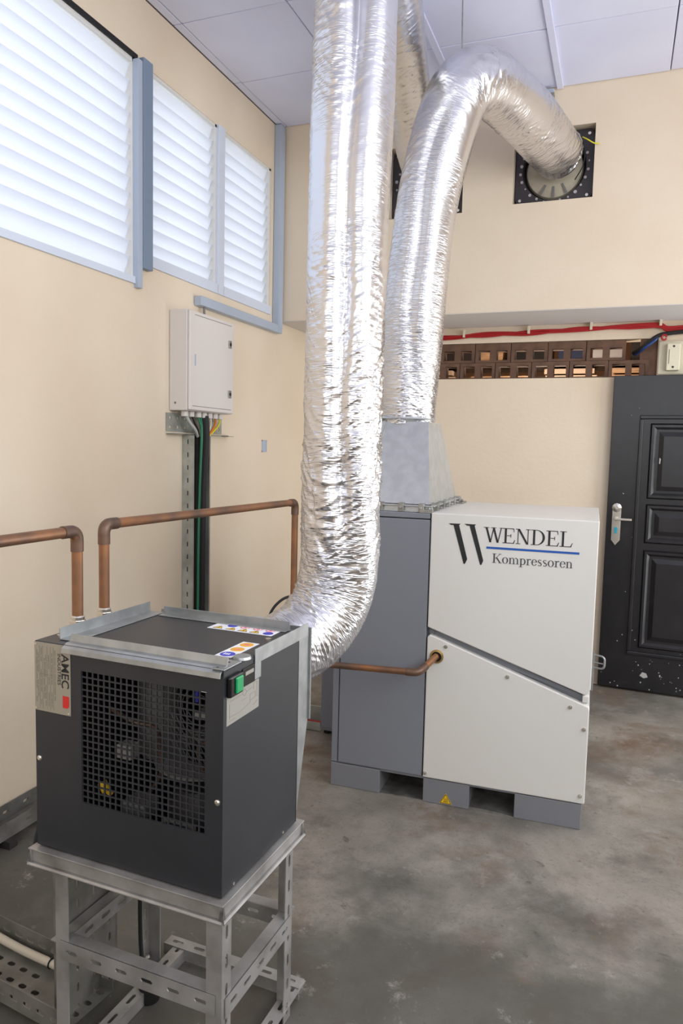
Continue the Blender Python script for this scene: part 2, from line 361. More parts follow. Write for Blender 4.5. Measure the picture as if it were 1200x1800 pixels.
MB().box(XL-.04, XL+.012, W1[0], W1[1]-.02, W1[2]-.012, W1[2]+.022).build('window_sill', 'sill', w1, bevel=.002)
MB().box(XL-.04, XL+.012, W2[0], W2[1], W2[2]-.012, W2[2]+.045).build('window_sill', 'sill', w2, bevel=.002)
MB().box(XL-.04, XL+.012, W3[0], W3[1], W3[2]-.012, W3[2]+.045).build('window_sill', 'sill', w3, bevel=.002)
MB().box(XL-.04, XL+.012, W2[1]-.006, W3[0]+.006, W2[2]-.012, W2[3]-.004).build('window_stile', 'sill', w2, bevel=.002)
t1 = struct(MB().box(XL-.03, XL+.035, 3.075, 3.15, 2.43, 3.42).build('trim_1', 'bluegrey', bevel=.003), 'blue-grey steel post between the louvre windows')
MB().box(XL-.02, XL+.028, 3.04, 3.075, 2.33, 3.40).build('post_flange', 'trunk', t1, bevel=.002)
struct(MB().box(XL-.05, XL+.004, .9, 3.07, 3.405, 3.43).build('trim_2', 'black'), 'dark gap strip along the top of the large louvre window')

# ------------------------------------------------------------------ vent blocks over the back wall
def vent_block(w, h, hw, hh, hz):
    b = MB(); d = .1; x = w/2
    for a, c in ((-x, -x+(w/2-hw)/2), (-(w/2-hw)/2, (w/2-hw)/2), (x-(w/2-hw)/2, x)): b.box(a, c, 0, d, 0, h)
    for s_ in (-1, 1):
        cx = s_*w/4; b.box(cx-hw/2, cx+hw/2, 0, d, 0, hz-hh/2); b.box(cx-hw/2, cx+hw/2, 0, d, hz+hh/2, h)
    return b
top = bot = None
for k in range(-3, 6):
    x = -1.112+.248*k
    if x+.122 < VX1+.02:
        if top is None: top = o = vent_block(.244, VZ1-2.19, .078, .066, .05).build('ventilation_block', 'ventbrick', wall_back)
        else: o = clone(top, (0, 0, 0))
        o.location = (x, YL+.015+random.uniform(-.003, .003), 2.188)
    x = -1.216+.248*k
    if x+.122 < VX1+.04:
        if bot is None: bot = o = vent_block(.244, .109, .082, .078, .047).build('ventilation_block', 'ventbrick', wall_back)
        else: o = clone(bot, (0, 0, 0))
        o.location = (x, YL+.015+random.uniform(-.003, .003), 2.077)
MB().box(.09, VX1, YL+.02, YL+.11, VZ0, VZ1).build('ventilation_block', 'ventbrick', wall_back)
# store room behind the vent blocks
g = MB(); g.box(-2.4, 2.1, 7.0, 7.2, 0, 3.4); g.box(-2.6, -2.4, YL+.15, 7.2, 0, 3.4); g.box(1.9, 2.1, YL+.15, 7.2, 0, 3.4); g.box(-2.6, 2.1, YL+.15, 7.2, 3.3, 3.4)
struct(g.build('wall_storeroom', 'storewall'))
lb = bpy.data.lights.new('storeroom_bulb', 'POINT'); lb.energy = 30; lb.color = (1, .88, .74); lb.shadow_soft_size = .08
lo = bpy.data.objects.new('storeroom_bulb', lb); COL.objects.link(lo); lo.location = (-.5, 5.75, 1.7)
sh = thing('storage_rack', 'loaded storage rack glimpsed through the brown vent blocks', 'rack', (-.5, 6.1, 0))
for z in (1.97, 2.268): MB().box(-1.5, 1.5, 0, .5, z, z+.022).build('shelf', 'partdark', sh)
for x in (-1.5, -.02, 1.46): MB().box(x, x+.04, .46, .5, 0, 2.9).build('upright', 'partdark', sh)
for k, (x, wd, hh, mm, lab) in enumerate([(-1.42, .36, .2, 'partdark', 'dark box at the far left of the upper rack shelf behind the vents'), (-1.0, .3, .17, 'fanplastic', 'dark brown box second from left behind the upper vent row'), (-.66, .22, .12, 'wood', 'tan carton on the rack seen through the upper vent row'), (-.36, .3, .2, 'black', 'black crate on the rack seen through the upper vent row'), (.0, .2, .18, 'bluebox', 'dark blue crate on the rack behind the upper vent row'), (.26, .22, .15, 'dustgrey', 'pale grey carton on the rack behind the upper vent row'), (.54, .38, .2, 'partdark', 'dark box behind the vents just left of the door'), (1.0, .36, .2, 'black', 'black box behind the vents nearest the door')]):
    tag(MB().box(-.5+x, -.5+x+wd, 6.12, 6.45, 2.291, 2.291+hh).build('storage_box', mm, bevel=.004), lab, 'box', 'boxes on the store room rack')
for k, (x, wd, n_, mm) in enumerate([(-1.45, .62, 5, 'storewall'), (-.7, .5, 4, 'wood'), (-.1, .4, 5, 'storewall'), (.4, .95, 5, 'wood')]):
    t_s = thing('board_stack', ['pinkish board stack at the far left behind the lower vent row', 'tan board stack left of centre behind the lower vent row', 'pinkish board stack right of centre behind the lower vent row', 'long tan plank stack behind the lower vents by the door'][k], 'boards', (-.5+x, 6.1, 1.992), 0, 'board stacks in the store room')
    for q_ in range(n_): MB().box(.01*(q_ % 2), wd-.02*(q_ % 3), .0, .4, .052*q_, .052*q_+.038).build('board', mm, t_s)
# ------------------------------------------------------------------ door
door = struct(MB().box(0, .92, 0, .04, 0, 2.065).build('door_1', 'doorblack', bevel=.003), 'black panelled door with chrome handle at the right edge')
door.location = (-.06, 5.115, .015); door.rotation_euler = (0, 0, -.05)
def raised(x0, x1, z0, z1):
    def ring(a, d0, d1, b):  # sloped picture-frame ring
        vs = [(x0+a, d0, z0+a), (x1-a, d0, z0+a), (x1-a, d0, z1-a), (x0+a, d0, z1-a), (x0+b, d1, z0+b), (x1-b, d1, z0+b), (x1-b, d1, z1-b), (x0+b, d1, z1-b)]
        return vs, [(i, (i+1) % 4, (i+1) % 4+4, i+4) for i in range(4)]
    b = MB()
    b.add(*ring(0, .002, -.014, .012)); b.add(*ring(.012, -.014, -.014, .026)); b.add(*ring(.026, -.014, .001, .042)); b.add(*ring(.042, .001, .001, .054)); b.add(*ring(.054, .001, -.012, .085 if x1-x0 < .5 else .1))
    a = .085 if x1-x0 < .5 else .1
    b.add([(x0+a, -.012, z0+a), (x1-a, -.012, z0+a), (x1-a, -.012, z1-a), (x0+a, -.012, z1-a)], [(0, 1, 2, 3)])
    return b
fr = MB()
for a, b_, d0 in ((0, .018, .02),):
    for (p, q, r, s_) in ((.17, .75, 1.785, 1.81), (.17, .75, .235, .26)): fr.box(p, q, -.016, .002, r, s_)
    fr.box(.17, .195, -.016, .002, .26, 1.785); fr.box(.725, .75, -.016, .002, .26, 1.785)
fr.build('border_moulding', 'doorblack', door, bevel=.006)
for z0, z1 in ((1.27, 1.76), (.98, 1.24), (.285, .94)): raised(.235, .685, z0, z1).build('door_panel', 'doorblack', door)
lk = MB().prism([(.035, .99), (.062, .955), (.09, .99), (.09, 1.19), (.062, 1.225), (.035, 1.19)], -.008, 0, 'y').build('lock_plate', 'chrome', door, bevel=.002, label='ornate chrome lock plate')
MB().box(.05, .158, -.052, -.038, 1.125, 1.14).box(.055, .072, -.045, -.008, 1.122, 1.142).build('handle', 'chrome', lk, bevel=.003)
MB().cyl((.062, -.014, 1.065), (.062, -.006, 1.065), .012).box(.054, .07, -.013, -.007, 1.035, 1.065).build('key_cylinder', 'cyan', lk)
MB().lathe([(.028, 0), (.03, .008), (.012, .014)], 12, T(.062, -.004, 1.205) @ RX(PI/2)).build('plate_ornament', 'chrome', lk)
fl = MB()
for k in range(46):
    x, z = random.uniform(.02, .6), random.choice([random.uniform(.01, .22), random.uniform(.01, .4), random.uniform(0, 2)])
    r = random.choice([.002, .003, .004]) if z > .2 else random.uniform(.002, .005)
    fl.cyl((x, -.0006, z), (x, .002, z), r, 7)
fl.prism([(.26, .10), (.285, .085), (.31, .095), (.30, .12), (.275, .125)], -.0006, .001, 'y'); fl.prism([(.30, 1.50), (.306, 1.5), (.309, 1.53), (.301, 1.54)], -.0125, -.010, 'y')
fl.build('paint_flecks', 'scuff', door, kind='stuff')
ml = tag(MB().tube(fillet([(-.09, 5.02, .24), (-.02, 5.0, .24), (-.02, 5.0, .155), (-.09, 5.02, .155)], .03), .007, 8).tube([(-.09, 5.02, .19), (-.02, 5.0, .19)], .005, 8).box(-.1, -.085, 5.01, 5.03, 0, .26).build('metal_loop', 'galv', smooth=True), 'small metal loop standing beside the bottom of the black door', 'loop')

# ------------------------------------------------------------------ exhaust fans in the back wall
def exhaust_fan(H, label, full):
    x0, x1, z0, z1 = H; cx, cz = (x0+x1)/2, (z0+z1)/2; R = (z1-z0)/2*.92
    t = thing('exhaust_fan', label, 'fan', (cx, YB+.06, cz), 0, 'exhaust fans in the back wall')
    b = MB(); n = 40
    hx, hz = (x1-x0)/2-.004, (z1-z0)/2-.004
    vs = []; fs = []
    for k in range(n):
        a = 2*PI*k/n; c_, s_ = math.cos(a), math.sin(a); q = min(hx/max(abs(c_), 1e-6), hz/max(abs(s_), 1e-6))
        vs += [(q*c_, 0, q*s_), (R*.97*c_, 0, R*.97*s_), (R*.93*c_, .05, R*.93*s_)]
    for k in range(n):
        a, b2 = 3*k, 3*((k+1) % n); fs += [(a, b2, b2+1, a+1), (a+1, b2+1, b2+2, a+2)]
    b.add(vs, fs); fr = b.build('fan_frame', 'fanplastic', t)
    for sx in (-1, 1):
        for sz in (-1, 1): MB().cyl((sx*hx*.86, -.008, sz*hz*.86), (sx*hx*.86, 0, sz*hz*.86), .009, 8).build('bolt', 'chrome', t)
    d = MB()
    for k in range(26):
        a = 2*PI*k/26+.1; rr = R*random.uniform(1.0, 1.05); d.cyl((rr*math.cos(a), -.006, rr*math.sin(a)), (rr*math.cos(a), 0, rr*math.sin(a)), random.uniform(.005, .011), 6)
    d.build('dust_ring', 'dustgrey', fr, kind='stuff')
    MB().lathe([(R*.88, 0), (R*.84, .02), (R*.5, .035), (.02, .04)], 36, T(0, .055, 0) @ RX(PI/2), caps=True).build('fan_disc', 'fandisc', t, smooth=True)
    for k in range(3):
        a = -PI/2+.5*(k-1); MB().box(-.006, .006, -.002, .002, .1, R*.84, T(0, .02, 0) @ RY(PI/2-a)).build('guard_spoke', 'partgrey', t)
    MB().box(-hx-.004, hx+.004, .075, .13, -hz-.004, hz+.004).build('backing', 'black', t)
    return t
exhaust_fan(H2, 'square black exhaust fan in the opening at the upper right', True)
exhaust_fan(H1, 'square black exhaust fan in the opening mostly behind the hooded duct', True)

# ------------------------------------------------------------------ foil ducts
def vnoise(u, v, seed, wrap=None):
    rng = np.random.RandomState(seed); G = rng.rand(256, 256)
    iu = np.floor(u).astype(int); iv = np.floor(v).astype(int); fu = u-iu; fv = v-iv
    fu = fu*fu*(3-2*fu); fv = fv*fv*(3-2*fv)
    w_ = wrap or 256
    a = G[iu % w_, iv % 256]; b_ = G[(iu+1) % w_, iv % 256]; c_ = G[iu % w_, (iv+1) % 256]; d_ = G[(iu+1) % w_, (iv+1) % 256]
    return (a*(1-fu)+b_*fu)*(1-fv)+(c_*(1-fu)+d_*fu)*fv
def foil_duct(name, path, R, parent, seed, groove, crumple, nA=176, step=.0045):
    P = np.array(catmull(path, 40)); L = np.concatenate([[0], np.cumsum(np.linalg.norm(np.diff(P, axis=0), axis=1))])
    nl = int(L[-1]/step); Ls = np.linspace(0, L[-1], nl); P = np.stack([np.interp(Ls, L, P[:, i]) for i in range(3)], 1)
    D = np.gradient(P, axis=0); D /= np.linalg.norm(D, axis=1)[:, None]
    curv = np.linalg.norm(np.gradient(D, axis=0), axis=1)/step; curv = np.convolve(curv, np.ones(15)/15, 'same')
    A = np.zeros_like(P); a = np.cross(D[0], [0.3, .2, 1.]); a /= np.linalg.norm(a)
    for i in range(nl):
        a = a-D[i]*a.dot(D[i]); a /= np.linalg.norm(a); A[i] = a
    Bv = np.cross(D, A)
    th = np.linspace(0, 2*PI, nA, endpoint=False)
    rad = A[:, None, :]*np.cos(th)[None, :, None]+Bv[:, None, :]*np.sin(th)[None, :, None]
    U = np.broadcast_to(th[None, :]/(2*PI), (nl, nA)); V = np.broadcast_to(Ls[:, None], (nl, nA))
    def crease(fu, fv, s_, pw, tilt):
        wu = U*fu+.9*vnoise(U*5, V*11, s_+50, 5); wv = V*fv+tilt*np.sin(2*PI*U*2+s_)+2.2*vnoise(U*5, V*5, s_+90, 5)+.8*vnoise(U*11, V*23, s_+70, 11)
        n = vnoise(wu, wv, s_, fu); return (1-np.abs(2*n-1))**pw
    cr = np.clip(crumple(Ls)+np.clip(curv-1.2, 0, 4)*.22, .1, 1.35)[:, None]
    mask = np.clip((vnoise(U*4, V*3.1, seed+7, 4)-.3)/.4, 0, 1)
    k_ = cr*(.25+mask)
    disp = k_*(.0034*crease(4, 14, seed, 1.6, 2.0)+.0030*crease(4, 40, seed+1, 4, 3.0)+.0024*crease(5, 85, seed+2, 4, 4.0)-.004)
    disp = disp+.012*(vnoise(U*3, V*2.2, seed+4, 3)-.5)
    disp = disp-groove(rad, P, V)
    X = P[:, None, :]+rad*(R+disp)[:, :, None]
    vs = X.reshape(-1, 3)
    i0 = (np.arange(nl-1)[:, None]*nA+np.arange(nA)[None, :]); i1 = (np.arange(nl-1)[:, None]*nA+(np.arange(nA)[None, :]+1) % nA)
    F = np.stack([i0, i1, i1+nA, i0+nA], -1).reshape(-1, 4)
    me = bpy.data.meshes.new(name); me.from_pydata(vs.tolist(), [], F.tolist())
    uv = me.uv_layers.new(name='UVMap')
    u0 = np.broadcast_to(np.arange(nA)[None, :]/nA, (nl-1, nA)); v0 = np.broadcast_to(Ls[:-1, None], (nl-1, nA)); v1 = np.broadcast_to(Ls[1:, None], (nl-1, nA))
    uvs = np.stack([np.stack([u0, v0], -1), np.stack([u0+1/nA, v0], -1), np.stack([u0+1/nA, v1], -1), np.stack([u0, v1], -1)], 2).reshape(-1)
    uv.data.foreach_set('uv', uvs.astype(np.float32))
    me.polygons.foreach_set('use_smooth', [True]*len(me.polygons)); me.materials.append(M['foil']); me.update()
    o = bpy.data.objects.new(name, me); COL.objects.link(o); o.parent = parent
    return o
def groove_at(dirs, width, depth, wander, seed, zr):
    def f(rad, P, V):
        d = np.array(dirs, float); d /= np.linalg.norm(d); per = np.array([-d[1], d[0], 0])
        s_ = rad@per; fr = rad@d
        z_ = P[:, 2][:, None]; off = wander*(np.sin(3.1*z_+seed)+.5*np.sin(8.3*z_+2*seed))/1.5
        amp = np.interp(P[:, 2], [z for z, _ in zr], [a for _, a in zr])[:, None]
        g_ = np.exp(-((s_-off)/width)**2)*(fr > 0)
        ridge = .45*np.exp(-((s_-off-.45)/.22)**2)*(fr > 0)+.3*np.exp(-((s_-off+.45)/.25)**2)*(fr > 0)
        return depth*amp*(g_-ridge)
    return f
PATH1 = [(-.945, 1.84, .955), (-.905, 1.92, .962), (-.845, 2.035, 1.02), (-.808, 2.1, 1.14), (-.797, 2.1, 1.36), (-.797, 2.1, 1.8), (-.797, 2.1, 2.23), (-.79, 2.1, 2.63), (-.785, 2.1, 2.9), (-.79, 2.15, 3.15), (-.83, 2.34, 3.38), (-.92, 2.75, 3.5), (-1.05, 3.4, 3.45), (-1.18, 4.1, 3.34), (-1.24, 4.62, 3.27)]
d1 = thing('foil_duct', 'crumpled silver foil duct rising from the back of the dark dryer', 'duct', (0, 0, 0))
foil_duct('duct_sleeve', PATH1, .118, d1, 3, groove_at((.78, -2.1, 0), .16, .028, .12, 5, [(0, 0), (1.2, .0), (1.45, .9), (1.7, .5), (2.0, 1), (2.3, .6), (2.6, .7), (2.85, 1.3), (3.1, 1.2), (3.4, 0)]), lambda l: np.interp(l, [0, .5, .8, 1.2, 1.7, 3, 5], [1.6, 1.6, 1.5, 1.0, .6, .35, .5]))
MB().lathe([(.116, -.01), (.124, 0), (.124, .012), (.116, .022)], 40, T(-.945, 1.842, .955) @ RZ(-.4) @ RX(-PI/2), caps=False).build('duct_collar', 'galv', d1, smooth=True)
PATH2 = [(-.985, 3.45, 1.69), (-.975, 3.45, 1.95), (-.955, 3.45, 2.3), (-.922, 3.45, 2.65), (-.885, 3.45, 2.88), (-.827, 3.45, 3.10), (-.775, 3.465, 3.22), (-.715, 3.52, 3.285), (-.655, 3.65, 3.31), (-.54, 4.1, 3.328), (-.447, 4.55, 3.336), (-.43, 4.62, 3.336)]
d2 = thing('foil_duct', 'silver foil duct rising from the hood on the white compressor cabinet', 'duct', (0, 0, 0))
foil_duct('duct_sleeve', PATH2, .146, d2, 23, groove_at((.9, -3.4, 0), .2, .016, .25, 9, [(0, .3), (1.8, .2), (2.2, 1), (3.0, .9), (3.2, 0)]), lambda l: np.interp(l, [0, .25, .5, 1.0, 1.6, 3], [1.5, 1.5, .7, .4, .5, .7]))
MB().lathe([(.141, -.03), (.141, .02), (.147, .03), (.141, .04)], 40, T(-.985, 3.45, 1.685), caps=False).build('duct_collar', 'galv', d2, smooth=True)
tag(MB().tube([(-.782, 3.5, 3.40), (-.79, 3.5, ZC-.001)], .0035, 6).cyl((-.79, 3.5, ZC-.012), (-.79, 3.5, ZC-.0005), .03, 12).build('hanger_rod', 'galvdull', smooth=True), 'thin steel hanger rod from ceiling to the hooded duct', 'rod')

# ------------------------------------------------------------------ compressor
comp = thing('compressor_cabinet', 'white and grey compressor cabinet standing on the concrete floor', 'compressor', (-1.1827, 3.0555, 0), .0308)
CW, CD, CH, CB = 1.1225, .776, 1.30, .114
for a, b_ in ((0, .237), (.439, .645), (.8385, 1.112)): MB().box(a, b_, 0, CD, 0, CB-.004).build('base_block', 'grey2', comp, bevel=.003)
MB().box(0, 1.112, .01, CD, CB-.012, CB).build('base_plate', 'grey', comp)
MB().prism([(.237, 0), (.439, 0), (.439, .004), (.34, .006), (.237, .003)], .004, .62, 'y').build('pocket_lip', 'galvdull', comp)
MB().prism([(.645, 0), (.8385, 0), (.8385, .003), (.78, .010), (.70, .014), (.645, .012)], .002, .62, 'y').build('pocket_lip', 'galvdull', comp)
MB().cyl((.70, .3, .055), (.70, .29, .055), .016, 12).build('drain_plug', 'chrome', comp)
MB().box(.01, CW-.012, .035, CD, CB, CH-.02).build('inner_frame', 'grey', comp)
MB().box(0, .03, .002, .035, CB, CH-.012).build('corner_post', 'grey', comp, bevel=.003)
MB().box(.034, .431, -.002, .034, CB+.002, 1.268).build('grey_panel', 'grey', comp, bevel=.004)
MB().box(.0, .431, -.002, CD, 1.272, CH-.005).build('grey_top', 'grey', comp, bevel=.003)
up_ = MB().prism([(.437, CH), (CW, CH), (CW, .605), (CW-.018, .578), (.437, .797)], -.006, .03, 'y').build('upper_panel', 'white_panel', comp, bevel=.004)
MB().box(.437, CW, .03, CD, CH-.03, CH).box(CW-.012, CW, .03, CD, .62, CH-.03).build('top_cover', 'white_panel', comp, bevel=.003)
lo_ = MB().prism([(.437, .752), (.447, .764), (.475, .756), (CW-.004, .532), (CW, .518), (CW, CB+.001), (.437, CB+.001)], -.006, .03, 'y').build('lower_panel', 'white_panel', comp, bevel=.005)
MB().box(CW-.012, CW, .03, CD, CB, .52).build('side_panel', 'white_panel', comp)
MB().prism([(.44, .80), (.462, .79), (.462, .755), (.44, .765)], .02, .034, 'y').build('recess_tab', 'grey2', comp)
MB().prism([(.455, .79), (CW-.04, .585), (CW-.04, .56), (.455, .745)], .026, .036, 'y').build('recess_strip', 'grey', comp)
MB().prism([(.85, .664), (CW-.02, .582), (CW-.02, .568), (.85, .652)], .022, .027, 'y').build('recess_gap', 'black', comp)
MB().box(CW-.03, CW-.004, .0, .03, .545, .575).build('corner_tab', 'white_panel', comp, bevel=.004)
for u, z in ((.5208, .7188), (.7882, .618), (1.0472, .5227), (1.105, .4358), (.447, .1365), (1.1039, .1501)):
    MB().cyl((u, -.012, z), (u, -.005, z), .008, 10).cyl((u, -.014, z), (u, -.012, z), .0045, 6).build('screw', 'chrome', lo_)
MB().lathe([(.03, 0), (.03, .006), (.022, .008), (.022, -.01)], 24, T(.482, -.006, .671) @ RX(PI/2), caps=False).build('pipe_grommet', 'brass', lo_)
MB().cyl((.482, -.0065, .671), (.482, -.004, .671), .027, 20).build('port_hole', 'black', lo_)
wt = MB().prism([(.5432-.028, .008), (.5432+.028, .008), (.5432, .056)], -.0012, .0, 'y').build('warning_sticker', 'yellow', comp, label='yellow triangular hot-surface warning sticker')
wb = MB()
for a in ((0, 1), (1, 2), (2, 0)):
    q = [(.5432-.024, .0105), (.5432+.024, .0105), (.5432, .051)]; p, r = Vector((q[a[0]][0], 0, q[a[0]][1])), Vector((q[a[1]][0], 0, q[a[1]][1]))
    wb.tube([p+Vector((0, -.0012, 0)), r+Vector((0, -.0012, 0))], .0012, 5)
for k in (-1, 0, 1): wb.tube([(.5432+k*.006, -.0012, .019), (.5432+k*.006+.002, -.0012, .026), (.5432+k*.006, -.0012, .033)], .001, 5)
wb.box(.533, .553, -.0016, -.001, .0155, .0175); wb.build('warning_print', 'ink', wt)
# ----- lettering on the upper panel (serif, drawn letter by letter)
Y0 = -.0068
def quad(b, pts): b.prism(pts, Y0-.0004, Y0+.0004, 'y')
b = MB(); quad(b, [(.513, 1.2585), (.5644, 1.2592), (.5585, 1.2525), (.524, 1.2520)]); quad(b, [(.5345, 1.2525), (.5585, 1.2525), (.5984, 1.1089), (.5889, 1.0873), (.5835, 1.0885)])
quad(b, [(.5809, 1.2599), (.6303, 1.2599), (.6245, 1.2535), (.592, 1.2530)]); quad(b, [(.603, 1.2535), (.6245, 1.2535), (.6663, 1.1069), (.6589, 1.0884), (.6535, 1.0895)])
b.build('logo_mark', 'ink', up_)
b = MB(); quad(b, [(.6775, 1.1600), (1.0515, 1.1600), (1.0515, 1.1690), (.6775, 1.1690)]); b.build('logo_underline', 'blue', up_)
class Glyphs:
    def __init__(s, b, x, z, h, sx=1): s.b, s.x, s.z, s.h, s.sx = b, x, z, h, sx
    def p(s, *pts): quad(s.b, [(s.x+a*s.h*s.sx, s.z+c*s.h) for a, c in pts])
    def rect(s, a0, a1, c0, c1): s.p((a0, c0), (a1, c0), (a1, c1), (a0, c1))
    def stroke(s, a0, c0, a1, c1, w_): s.p((a0-w_/2, c0), (a0+w_/2, c0), (a1+w_/2, c1), (a1-w_/2, c1))
    def ring(s, cx, cz, ro, zo, ri, zi, t0, t1, n=14, dx=0):
        for k in range(n):
            a, c = math.radians(t0+(t1-t0)*k/n), math.radians(t0+(t1-t0)*(k+1)/n)
            s.p((cx+ro*math.cos(a), cz+zo*math.sin(a)), (cx+ro*math.cos(c), cz+zo*math.sin(c)), (cx+dx+ri*math.cos(c), cz+zi*math.sin(c)), (cx+dx+ri*math.cos(a), cz+zi*math.sin(a)))
    def put(s, ch):
        r, st = s.rect, s.stroke
        if ch == 'W':
            st(.13, 1, .36, 0, .105); st(.50, .93, .36, 0, .05); st(.50, 1, .73, 0, .105); st(.90, 1, .74, 0, .05)
            for a, c in ((-.01, .27), (.37, .64), (.80, 1.0)): r(a, c, .965, 1)
            adv = .97
        elif ch == 'E':
            r(.11, .215, 0, 1); r(.01, .58, .955, 1); r(.01, .60, 0, .045); r(.23, .44, .49, .53); r(.415, .445, .40, .62)
            s.p((.54, .955), (.58, .955), (.60, .76), (.575, .76)); s.p((.55, .045), (.60, .045), (.65, .25), (.62, .25)); adv = .67
        elif ch == 'N':
            r(.10, .14, 0, 1); r(.60, .64, .0, 1); st(.14, 1, .60, 0, .115); r(0, .2, .96, 1); r(.01, .24, 0, .04); r(.50, .74, .96, 1); adv = .76
        elif ch == 'D':
            r(.11, .215, 0, 1); r(.01, .3, .96, 1); r(.01, .3, 0, .04); s.ring(.28, .5, .42, .5, .305, .465, -90, 90, 18); adv = .75
        elif ch == 'L':
            r(.11, .215, 0, 1); r(.01, .33, .96, 1); r(.01, .58, 0, .045); s.p((.53, .045), (.58, .045), (.64, .27), (.61, .27)); adv = .64
        elif ch == 'K':
            r(.11, .215, 0, 1); r(.01, .33, .96, 1); r(.01, .33, 0, .04); st(.25, .46, .60, .96, .05); st(.34, .58, .64, .0, .115); r(.48, .72, .96, 1); r(.5, .76, 0, .04); adv = .76
        elif ch == 'o': s.ring(.25, .33, .23, .345, .13, .31, 0, 360, 22); adv = .51
        elif ch in 'mn':
            k = 2 if ch == 'm' else 1
            r(.08, .17, 0, .64); r(0, .17, .60, .64); r(0, .24, 0, .035)
            for j in range(k):
                x0 = .17+.29*j; s.ring(x0+.10, .42, .17, .25, .085, .20, 0, 130, 8, dx=0.0); r(x0+.185, x0+.27, 0, .43); r(x0+.11, x0+.34, 0, .035)
            adv = .24+.29*k
        elif ch == 'r': r(.08, .17, 0, .64); r(0, .17, .60, .64); r(0, .26, 0, .035); s.ring(.28, .44, .13, .23, .08, .15, 40, 150, 8); adv = .37
        elif ch == 'p': r(.08, .17, -.26, .64); r(0, .17, .60, .64); r(0, .26, -.26, -.225); s.ring(.26, .32, .22, .345, .12, .30, -150, 150, 18); adv = .52
        elif ch == 'e': s.ring(.24, .33, .21, .345, .12, .305, 5, 330, 20); r(.07, .44, .355, .39); adv = .46
        elif ch == 's':
            s.ring(.19, .49, .145, .175, .075, .13, 30, 230, 12); s.ring(.19, .17, .155, .185, .085, .135, -150, 55, 12); st(.13, .42, .27, .25, .14); adv = .38
        s.x += adv*s.h*s.sx
b = MB(); G_ = Glyphs(b, .664, 1.188, .0635, 1.27)
for ch in 'WENDEL': G_.put(ch)
b.build('brand_lettering', 'ink', up_)
b = MB(); G_ = Glyphs(b, .703, 1.102, .0395, 1.36)
for ch in 'Kompressoren': G_.put(ch)
b.build('subtitle_lettering', 'ink2', up_)

# hood on top of the compressor
hood = thing('duct_hood', 'tapered sheet-metal hood bolted on top of the grey compressor section', 'hood', (-1.1827, 3.0555, CH-.005), .0308)
hb = [(-.02, .05), (.415, .05), (.415, .70), (-.02, .70)]; ht = [(.075, .255), (.352, .255), (.352, .535), (.075, .535)]
vs = [(x, y, .035) for x, y in hb]+[(x, y, .405) for x, y in ht]
MB().add(vs, [(0, 1, 5, 4), (1, 2, 6, 5), (2, 3, 7, 6), (3, 0, 4, 7)]).build('hood_shell', 'galv', hood)
MB().prism([(-.02, .003), (.075, .003), (.078, .0), (.075, -.002), (-.02, -.002)], 0, 1, 'z').v
sm = MB(); sm.tube([(.10, .048, .04), (.155, .252, .404)], .003, 5); sm.build('hood_seam', 'galvdull', hood)
for (a, b_) in (((-.02, .05), (.415, .05)), ((.415, .05), (.415, .70))):
    sx = b_[0]-a[0]; sy = b_[1]-a[1]; L_ = math.hypot(sx, sy); mt = T(a[0], a[1], 0) @ RZ(math.atan2(sy, sx))
    MB().box(-.015, L_+.015, -.022, .004, 0, .006, mt).box(-.015, L_+.015, -.005, 0, 0, .03, mt).box(-.015, L_+.015, -.026, 0, .026, .032, mt).build('hood_flange', 'galv', hood, bevel=.002)
    for q in (.08, .3, .5, .72, .93):
        c_ = MB().box(L_*q-.012, L_*q+.012, -.032, .004, .0, .04, mt); p0 = mt @ Vector((L_*q, -.03, .02)); p1 = mt @ Vector((L_*q, -.046, .02)); c_.cyl(p0, p1, .006, 8)
        c_.build('clamp', 'galvdull', hood, bevel=.002)
MB().box(.40, .47, .60, .71, -.0, .014).build('corner_bracket', 'galvdull', hood, bevel=.002); MB().box(.38, .44, .005, .027, 0, .016).build('corner_bracket', 'galvdull', hood, bevel=.002)

# ------------------------------------------------------------------ dryer
dry = thing('air_dryer', 'dark grey refrigeration dryer cabinet with a square mesh grille', 'air dryer', (-.7905, 1.3754, .54), -.0315)
DW, DD, DH = .5486, .38, .5345
gx0, gx1, gz0, gz1 = -.402, -.0465, .144, .4775
fp = MB(); fp.box(-DW, gx0, 0, .006, .004, DH-.004); fp.box(gx1, 0, 0, .006, .004, DH-.004); fp.box(gx0, gx1, 0, .006, .004, gz0); fp.box(gx0, gx1, 0, .006, gz1, DH-.004)
front = fp.build('front_panel', 'graphite', dry)
nx = ny = 21
MB().perf(nx, ny, (gx1-gx0)/nx, (gz1-gz0)/ny, .0064, .0061, .0006, .003, T(gx0, .003, gz0) @ RX(PI/2)).build('grille_mesh', 'graphite', front)
side = MB().box(-.004, 0, .006, DD, .004, DH-.004).build('side_panel', 'graphite', dry)
MB().box(-DW, -DW+.004, .006, DD, .004, DH-.004).build('side_panel', 'graphite', dry)
MB().box(-DW, 0, DD-.004, DD, .004, DH-.004).build('back_panel', 'black', dry)
topp = MB().box(-DW, 0, 0, DD, DH-.005, DH).build('top_panel', 'graphite', dry, bevel=.002)
MB().box(-DW+.004, -.004, .004, DD-.004, 0, .006).build('bottom_pan', 'black', dry)
for u, z in ((-.5368, .2327), (-.0136, .2279)):
    MB().lathe([(.0075, 0), (.007, .002), (.004, .004)], 14, T(u, 0, z) @ RX(PI/2)).box(u-.004, u+.004, -.0046, -.0038, z-.0007, z+.0007).build('screw', 'chrome', front)
MB().box(-.058, -.044, -.0008, .0, .4775, .4787, RY(0)).build('scratch', 'scuff', front)
